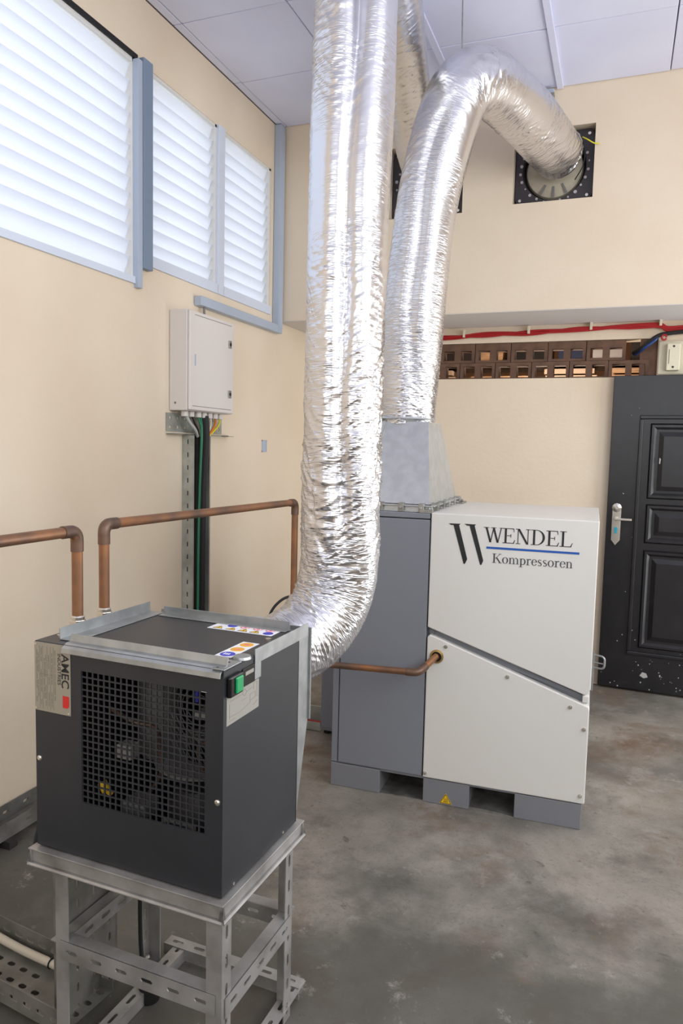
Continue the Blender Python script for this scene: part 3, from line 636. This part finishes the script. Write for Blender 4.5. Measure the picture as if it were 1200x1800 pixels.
# nameplate
npl = MB().box(-.548, -.434, -.0016, 0, .358, .5325).build('nameplate', 'plate', front, label='bare metal nameplate with maker name and red mark')
tx = MB()
mt = T(-.4608, -.002, .511) @ RX(PI/2) @ RZ(-PI/2)
tx.add(*text_geo('AMEC', .0325, .0006), mt); tx.add(*text_geo('INDUSTRIES', .0148, .0001), T(-.4735, -.002, .511) @ RX(PI/2) @ RZ(-PI/2)); tx.build('nameplate_lettering', 'ink', npl)
MB().prism([(-.458, .406), (-.440, .406), (-.4385, .403), (-.4385, .381), (-.443, .376), (-.458, .376)], -.0024, -.0015, 'y').build('red_mark', 'red', npl)
ln = MB(); random.seed(3)
for k in range(13):
    x = -.541+.0049*k
    if k in (2, 4, 7, 9, 11): ln.box(x-.0003, x+.0003, -.0021, -.0015, .364, .524)
    else:
        z = .52-random.uniform(0, .03)
        while z > .375:
            l_ = random.uniform(.006, .022); ln.box(x-.0008, x+.0008, -.0021, -.0015, max(z-l_, .372), z); z -= l_+random.choice([.002, .003, .02])
ln.box(-.53, -.49, -.0021, -.0015, .452, .4528); ln.build('nameplate_print', 'inkfaint', npl)
for u, z in ((-.543, .527), (-.439, .527), (-.543, .364), (-.439, .364)): MB().cyl((u, -.0034, z), (u, -.0016, z), .0032, 10).build('rivet', 'chrome', npl)
# inside behind the grille
ins = MB().lathe([(.0, .0), (.075, .0), (.082, .02), (.082, .12), (.06, .155), (.0, .165)], 28, T(-.16, .16, .02), caps=False).build('compressor_dome', 'partdark', dry, smooth=True)
MB().box(-.21, -.115, .066, .068, .055, .115).build('dome_label', 'label', ins)
bc = MB()
for k in range(20): x = -.205+.0044*k; bc.box(x, x+random.choice([.001, .002]), .065, .0662, .06, .08)
for k in range(4): bc.box(-.2, -.13-random.uniform(0, .02), .065, .0662, .088+.006*k, .0905+.006*k)
bc.build('label_print', 'ink', ins)
MB().lathe([(.06, 0), (.135, .0), (.135, .008), (.06, .008)], 40, T(-.17, .2, .235) @ RX(.1), caps=False).build('fan_shroud', 'partgrey', dry, smooth=True)
cf = MB()
for k in range(6): cf.tube([(-.16+.11*math.cos(a)*(.3+.12*k), .14+.0*k, .38+.11*math.sin(a)*(.3+.12*k)) for a in [i*PI/12 for i in range(25)]], .0012, 5)
for k in range(9): cf.tube([(-.26+.016*k, .09, .42-.01*k), (-.20+.016*k, .10, .28-.006*k)], .0009, 5)
cf.build('fan_guard', 'partgrey', dry)
MB().tube(fillet([(-.38, .08, .36), (-.30, .07, .34), (-.25, .1, .33), (-.25, .12, .2), (-.32, .12, .1)], .03), .006, 8).build('refrigerant_pipe', 'copperdark', dry, smooth=True)
MB().tube(fillet([(-.08, .12, .42), (-.06, .1, .33), (-.14, .1, .3), (-.12, .12, .2)], .03), .005, 8).build('refrigerant_pipe', 'copperdark', dry, smooth=True)
MB().box(-.34, -.295, .05, .09, .25, .285, RY(.0)).build('relay_box', 'label', dry, bevel=.003)
MB().box(-.12, -.055, .06, .1, .385, .4).build('connector_strip', 'label', dry, bevel=.002)
MB().box(-.108, -.1, .05, .06, .43, .46).build('sensor_lead', 'stickblue', dry)
MB().cyl((-.375, .04, .185), (-.36, .04, .165), .012, 10).cyl((-.362, .04, .17), (-.35, .045, .155), .007, 8).build('drain_valve', 'yellow', dry, smooth=True)
MB().box(-.335, -.26, .06, .12, .10, .135).build('coil_block', 'partgrey', dry, bevel=.004)
MB().lathe([(.0, 0), (.05, 0), (.055, .01), (.055, .2), (.03, .23), (0, .235)], 24, T(-.33, .22, .2), caps=False).build('separator_tank', 'partgrey', dry, smooth=True)
# galvanised rails round the top
MB().prism([(.012, DH+.0005), (.024, DH+.003), (.028, DH+.022), (.026, DH+.022), (.021, DH+.005), (.008, DH+.0035), (-.008, DH-.006), (-.010, DH-.018), (-.007, DH-.018), (-.0045, DH-.008), (.010, DH+.0005)], -.455, -.004, 'x').build('top_rail', 'galvrail', dry, bevel=.0006)
MB().prism([(-.497, DH+.0006), (-.447, DH+.0006), (-.447, DH+.003), (-.4945, DH+.003), (-.4955, DH+.03), (-.498, DH+.03)], .03, .39, 'y').build('top_rail', 'galvrail', dry, bevel=.0006)
MB().box(-.44, -.03, .381, .384, DH+.0006, DH+.024).box(-.44, -.03, .355, .384, DH+.0006, DH+.003).build('top_rail', 'galvrail', dry, bevel=.0006)
MB().box(.0005, .0032, .135, .43, DH-.022, DH+.014).box(.0005, .0028, .135, .165, DH-.06, DH-.022).build('top_rail', 'galvrail', dry, bevel=.0006)
MB().box(-.03, .004, -.005, .07, DH+.0005, DH+.003).build('corner_plate', 'galvrail', dry, bevel=.001)
for u, v in ((-.02, .008), (-.008, .025), (-.018, .05)): MB().cyl((u, v, DH+.0022), (u, v, DH+.0034), .004, 10).build('plate_hole', 'ink', dry)
MB().lathe([(.022, 0), (.02, .006), (0, .008)], 16, T(-.012, .10, DH), caps=False).build('plug_cap', 'galvrail', dry, smooth=True)
MB().cyl((-.035, .27, DH), (-.035, .27, DH+.004), .008, 12).build('screw', 'chrome', topp)
MB().cyl((-.525, .06, DH), (-.525, .06, DH+.003), .007, 12).build('screw', 'chrome', topp)
# stickers on top
sa = MB().box(-.242, -.046, .305, .372, DH, DH+.0006).build('warning_sticker', 'paper', topp, label='long white sticker with a row of warning symbols')
a_, r_, y_, bl_ = MB(), MB(), MB(), MB()
for u, v in ((-.19, .352), (-.065, .324)): MB().cyl((u, v, DH+.0005), (u, v, DH+.001), .014, 18).build('sticker_blue_sign', 'stickblue', sa)
for u in (-.15, -.11, -.072):
    r_.lathe([(.014, 0), (.014, .0006), (.0112, .0006), (.0112, 0)], 18, T(u, .352, DH+.0004), caps=False); r_.box(-.012, .012, -.001, .001, 0, .0006, T(u, .352, DH+.0004) @ RZ(.8)); r_.box(-.004, .004, -.006, .006, 0, .0004, T(u, .352, DH+.0004))
r_.build('sticker_red_sign', 'stickred', sa)
for u in (-.215, -.175, -.138, -.102):
    y_.prism([(u-.014, .313), (u+.014, .313), (u, .336)], DH+.0004, DH+.001, 'z'); bl_.box(u-.0012, u+.0012, .318, .33, DH+.0009, DH+.0012)
    for p, q in (((u-.014, .313), (u+.014, .313)), ((u+.014, .313), (u, .336)), ((u, .336), (u-.014, .313))): bl_.tube([(*p, DH+.0008), (*q, DH+.0008)], .0007, 4)
y_.build('sticker_yellow_sign', 'yellow', sa); bl_.build('sticker_print', 'ink', sa)
sb = MB().box(-.082, -.036, .09, .225, DH, DH+.0006).build('warning_sticker', 'paper', topp, label='small white sticker with one blue and two orange round signs')
MB().cyl((-.059, .112, DH+.0004), (-.059, .112, DH+.001), .0185, 20).build('sticker_blue_sign', 'stickblue', sb)
for v in (.157, .202): MB().cyl((-.059, v, DH+.0004), (-.059, v, DH+.001), .0175, 20).build('sticker_orange_sign', 'stickorange', sb)
q = MB()
for k in range(3): q.box(-.069+.006*k, -.0655+.006*k, .106, .118, DH+.0009, DH+.0012)
q.build('sticker_print', 'paper', sb)
q = MB(); q.prism([(-.068, .152), (-.05, .154), (-.056, .162)], DH+.0009, DH+.0012, 'z'); q.box(-.066, -.052, .198, .206, DH+.0009, DH+.0012); q.build('sticker_print', 'stickred', sb)
# switch, display and schematic on the side
sw = MB().box(-.001, .012, .01, .068, .468, .516).build('switch_housing', 'blackgloss', side, bevel=.004)
MB().prism([(.030, .474), (.060, .474), (.060, .511), (.030, .511)], .010, .017, 'x').build('rocker', 'green', sw, bevel=.003, label='green illuminated rocker switch')
dp = MB().box(0, .003, .078, .135, .472, .515).build('display_panel', 'blackgloss', side, bevel=.001)
MB().box(.003, .0036, .09, .128, .497, .506).build('display_window', 'label', dp)
sl = MB().box(0, .0012, .012, .158, .402, .472).build('schematic_label', 'label', side, label='pale label printed with a circuit schematic')
q = MB()
def ln_(y0, z0, y1, z1): q.tube([(.0013, y0, z0), (.0013, y1, z1)], .0005, 4)
for a in ((.024, .455, .08, .457), (.08, .457, .09, .466), (.09, .466, .1, .457), (.1, .457, .09, .449), (.09, .449, .08, .457), (.1, .457, .125, .46), (.024, .45, .024, .415), (.024, .42, .07, .418), (.07, .418, .115, .426), (.115, .426, .115, .445), (.115, .445, .14, .446), (.14, .446, .14, .432), (.14, .432, .115, .43), (.075, .442, .1, .442), (.132, .453, .132, .468), (.132, .468, .148, .468), (.148, .468, .148, .43), (.13, .415, .15, .42), (.02, .41, .05, .41)): ln_(*a)
q.build('schematic_print', 'inkfaint', sl)
for v, z in ((.05, .012), (.3, .012)): MB().cyl((-.001, v, z), (.002, v, z), .004, 8).build('screw', 'chrome', side)
# sheet-metal outlet box on the back
ob = MB(); ob.prism([(DD, .52), (DD+.075, .52), (DD+.075, .28), (DD+.012, .03), (DD, .03)], -.50, -.004, 'x').build('outlet_shroud', 'galvrail', dry, bevel=.002)
MB().box(-.5, .002, DD+.07, DD+.076, .27, .53).build('shroud_flange', 'galvrail', dry)
# ------------------------------------------------------------------ stand
st = thing('dryer_stand', 'welded slotted-angle steel stand carrying the dark dryer', 'stand', (-.7905, 1.3754, 0), -.0315)
def slotted(name, o, ax, up, L_, w_=.04, slots=True, pitch=.062, both=True, parent=st, m_='steelpaint', so=0):
    """angle bar from o along ax, flanges along up and ax x up"""
    ax = Vector(ax).normalized(); up = Vector(up).normalized(); sd = ax.cross(up)
    b = MB(); n = max(1, int(L_/pitch)); p_ = L_/n
    for A_, B_ in ((up, sd), (sd, up)):
        mt = Matrix(((ax.x, A_.x, B_.x, o[0]), (ax.y, A_.y, B_.y, o[1]), (ax.z, A_.z, B_.z, o[2]), (0, 0, 0, 1)))
        if slots and (both or A_ is up): b.perf(n, 1, p_, w_, .015, .0045, .004, .003, mt)
        else: b.box(0, L_, 0, w_, -.0015, .0015, mt)
    return b.build(name, m_, parent)
TZ = .538
# top frame: channel rails round the dryer
def chan(name, a, b_, parent=st):
    a = Vector(a); b_ = Vector(b_); d = (b_-a); L_ = d.length; mt = T(*a) @ RZ(math.atan2(d.y, d.x))
    return MB().prism([(0, 0), (.028, 0), (.028, -.003), (.010, -.003), (.008, -.037), (0, -.037), (-.004, -.040), (-.004, -.043), (.012, -.043), (.012, -.040), (.005, -.034), (.005, -.004), (0, -.003)], 0, L_, 'x', mt).build(name, 'steelpaint', parent, bevel=.0008)
chan('top_rail', (-.562, -.018, TZ), (.014, -.018, TZ)); chan('top_rail', (.014, -.018, TZ-.0006), (.014, .405, TZ-.0006)); chan('top_rail', (.014, .405, TZ), (-.562, .405, TZ)); chan('top_rail', (-.562, .405, TZ-.0006), (-.562, -.018, TZ-.0006))
LZ = TZ-.043
def leg(x, y, sx, sy, slots=True):
    b = MB(); n = 7; p_ = LZ/n
    mt = Matrix(((0, sx, 0, x), (0, 0, 1, y), (1, 0, 0, .002), (0, 0, 0, 1)))
    b.box(0, LZ, 0, .04, -.0015, .0015, mt)
    mt = Matrix(((0, 0, 1, x), (0, sy, 0, y), (1, 0, 0, .002), (0, 0, 0, 1)))
    if slots: b.perf(n, 1, p_, .04, .017, .005, .004, .003, mt)
    else: b.box(0, LZ, 0, .04, -.0015, .0015, mt)
    return b.build('leg', 'steelpaint', st)
leg(.008, -.012, -1, 1); leg(.008, .345, -1, -1); leg(-.478, -.012, 1, 1, False); leg(-.465, .345, 1, -1)
def flat_slotted(name, a, b_, w_, z, drop=.035):
    a = Vector((*a, z)); b_ = Vector((*b_, z)); d = b_-a; L_ = d.length; n = max(1, int(L_/.075)); mt = T(*a) @ RZ(math.atan2(d.y, d.x))
    q = MB().perf(n, 1, L_/n, w_, .019, .0055, .004, .003, mt); q.box(0, L_, w_-.003, w_, -drop, 0, mt); return q.build(name, 'steelpaint', st)
flat_slotted('foot_rail', (.008, .44), (-.452, .44), .04, .04); flat_slotted('foot_rail', (-.418, .44), (-.418, -.16), .04, .0367); flat_slotted('foot_rail', (.012, -.16), (.012, .44), .04, .0367)
def vert_slotted(name, a, b_, h, z, sgn=1):
    a = Vector((*a, z)); b_ = Vector((*b_, z)); d = b_-a; L_ = d.length; n = max(1, int(L_/.066)); mt = T(*a) @ RZ(math.atan2(d.y, d.x))
    q = MB().perf(n, 1, L_/n, h, .017, .0055, .004, .003, mt @ RX(PI/2)); q.box(0, L_, 0 if sgn > 0 else -.035, .035 if sgn > 0 else 0, h-.003, h, mt); return q.build(name, 'steelpaint', st)
vert_slotted('cross_rail', (-.462, -.016), (-.006, -.016), .05, .268); vert_slotted('cross_rail', (.012, 0), (.012, .33), .05, .255); vert_slotted('cross_rail', (-.474, .33), (-.474, 0), .045, .25, -1); vert_slotted('cross_rail', (-.45, .35), (0, .35), .045, .25)
for x, y in ((.0, 0.0), (0, .335), (-.46, .33)): MB().lathe([(.010, 0), (.006, .006), (0, .008)], 8, T(x, y, .041), caps=False).build('weld_bead', 'galvdull', st)
tag(MB().lathe([(.028, 0), (.03, .01), (.03, .05), (.022, .058), (0, .06)], 20, T(-1.165, 1.625, 0), caps=False).build('rubber_foot', 'rubber', smooth=True), 'black round rubber puck on the floor under the stand', 'foot')
tag(MB().tube(catmull([(-1.215, 1.70, .52), (-1.225, 1.67, .38), (-1.222, 1.66, .25), (-1.215, 1.655, .12), (-1.20, 1.65, .05), (-1.185, 1.64, .048)], 8), .006, 8).build('power_cable', 'rubber', smooth=True), 'black cable hanging down inside the steel stand', 'cable')
tag(MB().tube(catmull([(-1.32, 1.66, .66), (-1.38, 1.60, .64), (-1.42, 1.52, .57), (-1.40, 1.45, .50), (-1.36, 1.43, .492)], 8), .007, 8).build('cable_loop', 'rubber', smooth=True), 'black cable loop sticking out left of the dryer stand top', 'cable')

# ------------------------------------------------------------------ copper pipes
def sockets(parent, corner, a, b_, r):
    corner = Vector(corner)
    pts = fillet([corner+(Vector(a)-corner).normalized()*.055, corner, corner+(Vector(b_)-corner).normalized()*.055], .042, 8)
    MB().tube(pts, lambda i: r*1.16, 16).build('elbow_fitting', 'copperdark', parent, smooth=True)
def nut(parent, x, y, z):
    MB().lathe([(.022, 0), (.022, .018)], 6, T(x, y, z)).lathe([(.018, 0), (.018, .01), (.0155, .014)], 16, T(x, y, z+.016)).lathe([(.026, -.004), (.026, .002)], 6, T(x, y, z)).build('pipe_nut', 'chrome', parent, bevel=.0015)
PR = .0145
pa = [(-1.332, 1.54, 1.08), (-1.332, 1.54, 1.335), (-1.332, -.9, 1.34)]
p1 = thing('copper_pipe', 'copper pipe from the dryer top running out of frame at the left', 'pipe', pa[0], 0, 'copper pipes')
L0 = Vector(pa[0]); R_ = lambda pts: [tuple(Vector(p)-L0) for p in pts]
MB().tube(fillet(R_(pa), .04, 8), PR, 16).build('pipe_tube', 'copper', p1, smooth=True); sockets(p1, *[R_([p])[0] for p in (pa[1], pa[0], pa[2])], PR); nut(p1, 0, 0, -.002)
pb = [(-1.332, 1.648, 1.08), (-1.332, 1.648, 1.342), (-1.332, 2.93, 1.325), (-1.332, 2.93, .62)]
p2 = thing('copper_pipe', 'copper pipe from the dryer top running behind the tall duct', 'pipe', pb[0], 0, 'copper pipes'); L0 = Vector(pb[0])
MB().tube(fillet(R_(pb[:4]), .04, 8), PR, 16).build('pipe_tube', 'copper', p2, smooth=True)
for k in (1, 2): sockets(p2, *[R_([p])[0] for p in (pb[k], pb[k-1], pb[k+1])], PR)
nut(p2, 0, 0, -.002)
pc = [(-1.308, 2.93, .606), (-.745, 2.93, .63), (-.703, 3.06, .672)]
p3 = thing('copper_pipe', 'short copper pipe entering the lower white compressor panel', 'pipe', pc[0], 0, 'copper pipes'); L0 = Vector(pc[0])
MB().tube(fillet(R_(pc), .04, 8), PR, 16).build('pipe_tube', 'copper', p3, smooth=True); sockets(p3, *[R_([p])[0] for p in (pc[1], pc[0], pc[2])], PR)
tag(MB().tube(catmull([(-1.30, 2.65, .70), (-1.33, 2.68, .85), (-1.29, 2.72, .93), (-1.22, 2.78, .95)], 8), .006, 8).build('thin_cable', 'rubber', smooth=True), 'thin black cable curving beside the tall foil duct', 'cable')

# ------------------------------------------------------------------ electrical box and trunking on the left wall
BX = XL+.125
eb = thing('electrical_box', 'pale grey wall-mounted electrical enclosure under the louvre windows', 'electrical box', (XL, 3.34, 1.75))
MB().box(.002, .112, 0, .475, 0, .53).build('enclosure_body', 'boxwhite', eb, bevel=.005)
ed = MB().box(.113, .128, .004, .471, .004, .526).build('enclosure_door', 'boxwhite', eb, bevel=.005)
g = MB(); g.box(.1275, .1288, .05, .44, .505, .508); g.box(.1275, .1288, .03, .44, .024, .027); g.build('door_seam', 'partgrey', ed)
for z in (.40, .115):
    lt = MB().box(.128, .134, .405, .437, z-.022, z+.022).build('latch', 'galvdull', ed, bevel=.003); MB().cyl((.133, .421, z), (.136, .421, z), .01, 10).build('latch_key', 'ink', lt)
MB().box(.128, .131, .05, .058, .24, .30).build('hinge_mark', 'trunk', ed)
MB().cyl((.04, -.002, .04), (.04, .001, .04), .006, 10).build('screw', 'partgrey', eb)
for k, y in enumerate((.06, .12, .19, .25, .31, .37, .43)): MB().cyl((.06, y, -.03), (.06, y, .002), .02, 10).build('cable_gland', 'boxwhite', eb, bevel=.003)
br = thing('perforated_bracket', 'perforated metal bracket below the electrical enclosure', 'bracket', (XL+.004, 3.31, 1.625))
MB().perf(8, 2, .072, .05, .009, .009, .005, .003, Matrix(((0, 0, 1, 0), (1, 0, 0, 0), (0, 1, 0, .012), (0, 0, 0, 1)))).build('bracket_plate', 'tray', br); MB().box(0, .05, 0, .576, 0, .004).build('bracket_lip', 'tray', br)
MB().box(.0, .05, .576, .64, -.004, .0).build('bracket_tail', 'tray', br)
def cable(name, pts, r, m_, label, grp=None): return tag(MB().tube(catmull(pts, 8), r, 8).build(name, m_, smooth=True), label, 'cable', grp)
X1 = XL+.06
cable('armoured_cable', [(X1, 3.60, 1.73), (X1+.01, 3.595, 1.6), (X1-.005, 3.59, 1.3), (X1-.005, 3.585, .8), (X1-.005, 3.58, .06)], .026, 'rubber', 'thick black cable running down the vertical wall tray')
cable('earth_cable', [(X1, 3.56, 1.72), (X1+.02, 3.54, 1.62), (X1+.005, 3.545, 1.3), (X1+.008, 3.53, .9), (X1+.005, 3.535, .06)], .008, 'greencable', 'green earth cable beside the black cable on the wall')
for k, (y0, y1, mm, lab) in enumerate([(3.41, 3.53, 'greycable', 'grey cable at the far left under the enclosure'), (3.47, 3.54, 'rubber', 'black thin cable under the enclosure'), (3.53, 3.57, 'greencable', 'green thin cable under the enclosure glands'), (3.66, 3.61, 'whitecable', 'pale cable right of the thick black cable'), (3.72, 3.63, 'orange', 'orange wire under the enclosure'), (3.77, 3.64, 'yellowgreen', 'yellow-green earth wire at the right end of the bracket')]):
    cable('gland_cable', [(X1, y0, 1.73), (X1+.01, y0*.8+y1*.2, 1.69), (X1+.012, y0*.35+y1*.65, 1.65), (X1, y1, 1.615)], .009 if k in (0, 3) else .006, mm, lab)
vt = thing('cable_tray', 'slotted metal cable tray running vertically down the left wall', 'cable tray', (XL+.002, 3.47, .05))
n = 22
MB().perf(n, 1, 1.57/n, .07, .014, .004, .003, .003, Matrix(((0, 1, 0, 0), (0, 0, 1, 0), (1, 0, 0, 0), (0, 0, 0, 1)))).build('tray_side', 'tray', vt)
MB().perf(n, 1, 1.57/n, .07, .014, .004, .003, .003, Matrix(((0, 1, 0, 0), (0, 0, 1, .178), (1, 0, 0, 0), (0, 0, 0, 1)))).build('tray_side', 'tray', vt)
MB().box(0, .003, 0, .178, 0, 1.57).build('tray_base', 'partdark', vt)
for yy in (0, .17): MB().box(.067, .07, yy, yy+.009, 0, 1.57).build('tray_lip', 'tray', vt)
tk = thing('cable_trunking', 'light blue-grey trunking along the far window edge and above the enclosure', 'trunking', (XL, YB, 2.345))
MB().box(.002, .05, -.075, -.012, 0, ZC-2.345-.004).build('trunking_run', 'trunk', tk, bevel=.003)
MB().box(.002, .05, -1.055, -.075, 0, .052).build('trunking_run', 'trunk', tk, bevel=.003)
MB().box(.05, .053, -.07, -.017, .03, ZC-2.345-.05).build('trunking_lid', 'trunk', tk)
cable('box_feed_cable', [(XL+.03, 3.64, 2.35), (XL+.03, 3.64, 2.31), (XL+.035, 3.645, 2.275)], .007, 'partgrey', 'short feed cable between trunking and enclosure top')
tk2 = thing('cable_trunking', 'short blue-grey trunking on the upper back wall above the open fan', 'trunking', (-.5, YB, 3.50))
MB().box(-.03, .028, -.04, -.002, 0, .2).build('trunking_run', 'trunk', tk2, bevel=.003); MB().box(-.034, .03, -.045, -.002, .15, .175).build('trunking_clip', 'galvdull', tk2, bevel=.002)
so = thing('socket_box', 'small empty grey socket box set in the left wall', 'socket box', (XL, 4.43, 1.53))
MB().box(.0, .004, 0, .006, 0, .08).box(0, .004, .064, .07, 0, .08).box(0, .004, 0, .07, 0, .006).box(0, .004, 0, .07, .074, .08).build('box_rim', 'trunk', so); MB().box(.0, .002, .006, .064, .006, .074).build('box_back', 'trunk', so)

# ------------------------------------------------------------------ floor trays
ft = thing('cable_tray', 'perforated metal cable tray lying on the floor at the lower left', 'cable tray', (-2.1, 1.50, .03), -.12)
q = MB(); n = 11
q.perf(16, 4, .83/16, .045, .013, .0075, .005, .002, T(0, 0, 0), skip=lambda i, j: (i+j) % 5 == 4); q.build('tray_base', 'traydark', ft)
for y in (0, .18): MB().perf(16, 1, .83/16, .065, .016, .007, .004, .002, T(0, y, 0) @ RX(PI/2)).build('tray_side', 'traydark', ft)
MB().tube(catmull([(0.0, .15, .02), (.25, .15, .03), (.5, .148, .022), (.74, .15, .03)], 8), .012, 10).build('tray_conduit', 'whitecable', ft, smooth=True, label='cream cable lying in the tray')
for x in (.30, .62): MB().lathe([(.0135, -.003), (.016, 0), (.0135, .003)], 12, T(x, .149, .025) @ RY(PI/2), caps=False).tube([(x, .149, .035), (x+.004, .14, .055)], .0015, 5).build('cable_tie', 'rubber', ft)
vt2 = thing('cable_tray', 'upright perforated tray section behind the left leg of the stand', 'cable tray', (-1.302, 1.46, .0), 0)
MB().perf(8, 3, .06, .066, .014, .0045, .004, .002, Matrix(((0, 0, 1, 0), (0, 1, 0, 0), (1, 0, 0, .0), (0, 0, 0, 1)))).build('tray_base', 'traydark', vt2)
for y in (0, .198): MB().perf(8, 1, .06, .05, .016, .005, .004, .002, Matrix(((0, -1, 0, 0), (0, 0, 1, y), (1, 0, 0, 0), (0, 0, 0, 1)))).build('tray_side', 'traydark', vt2)
wt2 = thing('cable_tray', 'perforated metal cable tray on the floor along the left wall', 'cable tray', (XL+.012, .4, .03))
n = 38
q = MB(); q.perf(2, n, .06, 4.1/n, .008, .02, .005, .002); q.build('tray_base', 'traydark', wt2)
for x in (0, .12): MB().perf(n, 1, 4.1/n, .065, .016, .006, .004, .002, Matrix(((0, 0, 1, x), (1, 0, 0, 0), (0, 1, 0, 0), (0, 0, 0, 1)))).build('tray_side', 'traydark', wt2)
for y in (1.65, 2.6, 3.6): MB().box(-.005, .15, y, y+.04, -.03, 0).build('tray_foot', 'partdark', wt2)
# rear cabinet and low tray glimpsed left of the compressor
rc = thing('grey_cabinet', 'low grey metal cabinet half hidden behind the compressor', 'cabinet', (-1.46, 3.60, 0))
MB().box(0, .24, 0, .5, .02, .75).build('cabinet_body', 'grey', rc, bevel=.004); MB().box(.01, .23, -.008, 0, .04, .73).build('cabinet_door', 'grey', rc, bevel=.003)
for x, y in ((.03, .03), (.21, .03), (.03, .46), (.21, .46)): MB().cyl((x, y, 0), (x, y, .022), .02, 10).build('cabinet_foot', 'rubber', rc)
lt_ = thing('cable_tray', 'low metal tray on the floor between left wall and grey cabinet', 'cable tray', (-2.1, 3.62, 0))
MB().box(0, .63, 0, .003, 0, .05).box(0, .63, .12, .123, 0, .05).box(0, .63, 0, .12, 0, .003).build('tray_channel', 'tray', lt_); MB().box(0, .63, .13, .14, .0, .09).build('tray_rail', 'tray', lt_)
MB().tube([(0, .07, .02), (.63, .07, .02)], .012, 8).build('tray_cable', 'redcable', lt_)

# ------------------------------------------------------------------ red cables and boxes above the door
for k in range(3):
    pts = [(-1.9+.0*k, YL-.03, 2.352+.012*k), (-1.2, YL-.03-.012*(k % 2), 2.352+.010*k), (-.9, YL-.035, 2.362+.012*((k+1) % 3)), (-.6, YL-.03, 2.366+.012*k), (-.3, YL-.04, 2.378+.010*((k+2) % 3)), (0, YL-.03, 2.386+.010*k), (.19, YL-.03, 2.388+.010*k), (.26, YL-.03, 2.36+.012*k), (.5, YL-.03, 2.372+.015*k)]
    cable('red_cable', pts, .0075, 'redcable', ['lowest red cable of the bundle clipped under the beam', 'middle red cable of the bundle clipped under the beam', 'topmost red cable of the bundle clipped under the beam'][k], 'red cables under the beam')
for k, x in enumerate((-1.06, -.62, -.22, .2)): tag(MB().box(-.008, .008, -.052, 0, -.012, .04).build('cable_clip', 'ivory', bevel=.002), ['white clip on the red cables nearest the hooded duct', 'white clip second from the duct on the red cables', 'white clip third from the duct on the red cables', 'white clip on the red cables above the door'][k], 'clip').location = (x, YL-.001, 2.37+.012*k)
cable('black_cable', [(.05, YL+.06, 2.235), (.10, YL-.02, 2.26), (.18, YL-.04, 2.325), (.26, YL-.04, 2.345), (.5, YL-.04, 2.36)], .013, 'rubber', 'black cable coming out of the last vent block by the door')
cable('blue_cable', [(.06, YL+.05, 2.225), (.11, YL-.03, 2.255), (.17, YL-.045, 2.30), (.185, YL-.04, 2.32)], .009, 'bluecable', 'blue cable coming out of the last vent block by the door')
tag(MB().tube([(.225+.014*math.cos(a), YL-.05, 2.318+.016*math.sin(a)) for a in [i*PI/8 for i in range(16)]], .006, 8).build('cable_coil', 'redcable', smooth=True), 'small loop of red cable over the ivory box', 'cable')
def tbox(x, label):
    t = thing('terminal_box', label, 'terminal box', (x, YL-.002, 2.09), 0, 'terminal boxes above the door')
    MB().box(0, .16, -.012, 0, 0, .21).build('back_plate', 'ivory', t, bevel=.003)
    cv = MB().box(.045, .125, -.06, -.012, .02, .19).build('box_cover', 'ivory', t, bevel=.006)
    for z in (.04, .17): MB().cyl((.085, -.062, z), (.085, -.059, z), .007, 10).build('screw_hole', 'ink', cv)
    MB().box(.058, .061, -.061, -.0595, .06, .15).build('slot', 'ink', cv)
tbox(.2, 'ivory terminal box on the wall above the black door'); tbox(.375, 'ivory terminal box cut off by the right photo edge')
cable('earth_wire', [(-.30, YB-.02, 3.41), (-.27, YB-.04, 3.385), (-.235, YB-.03, 3.365), (-.205, YB-.005, 3.368)], .0035, 'yellowgreen', 'yellow earth wire sticking out of the upper right fan')
cable('fan_wire', [(-.315, YB+.03, 3.43), (-.285, YB-.02, 3.34), (-.29, YB-.02, 3.25), (-.335, YB+.03, 3.19)], .003, 'rubber', 'thin black wire looping over the upper right fan')
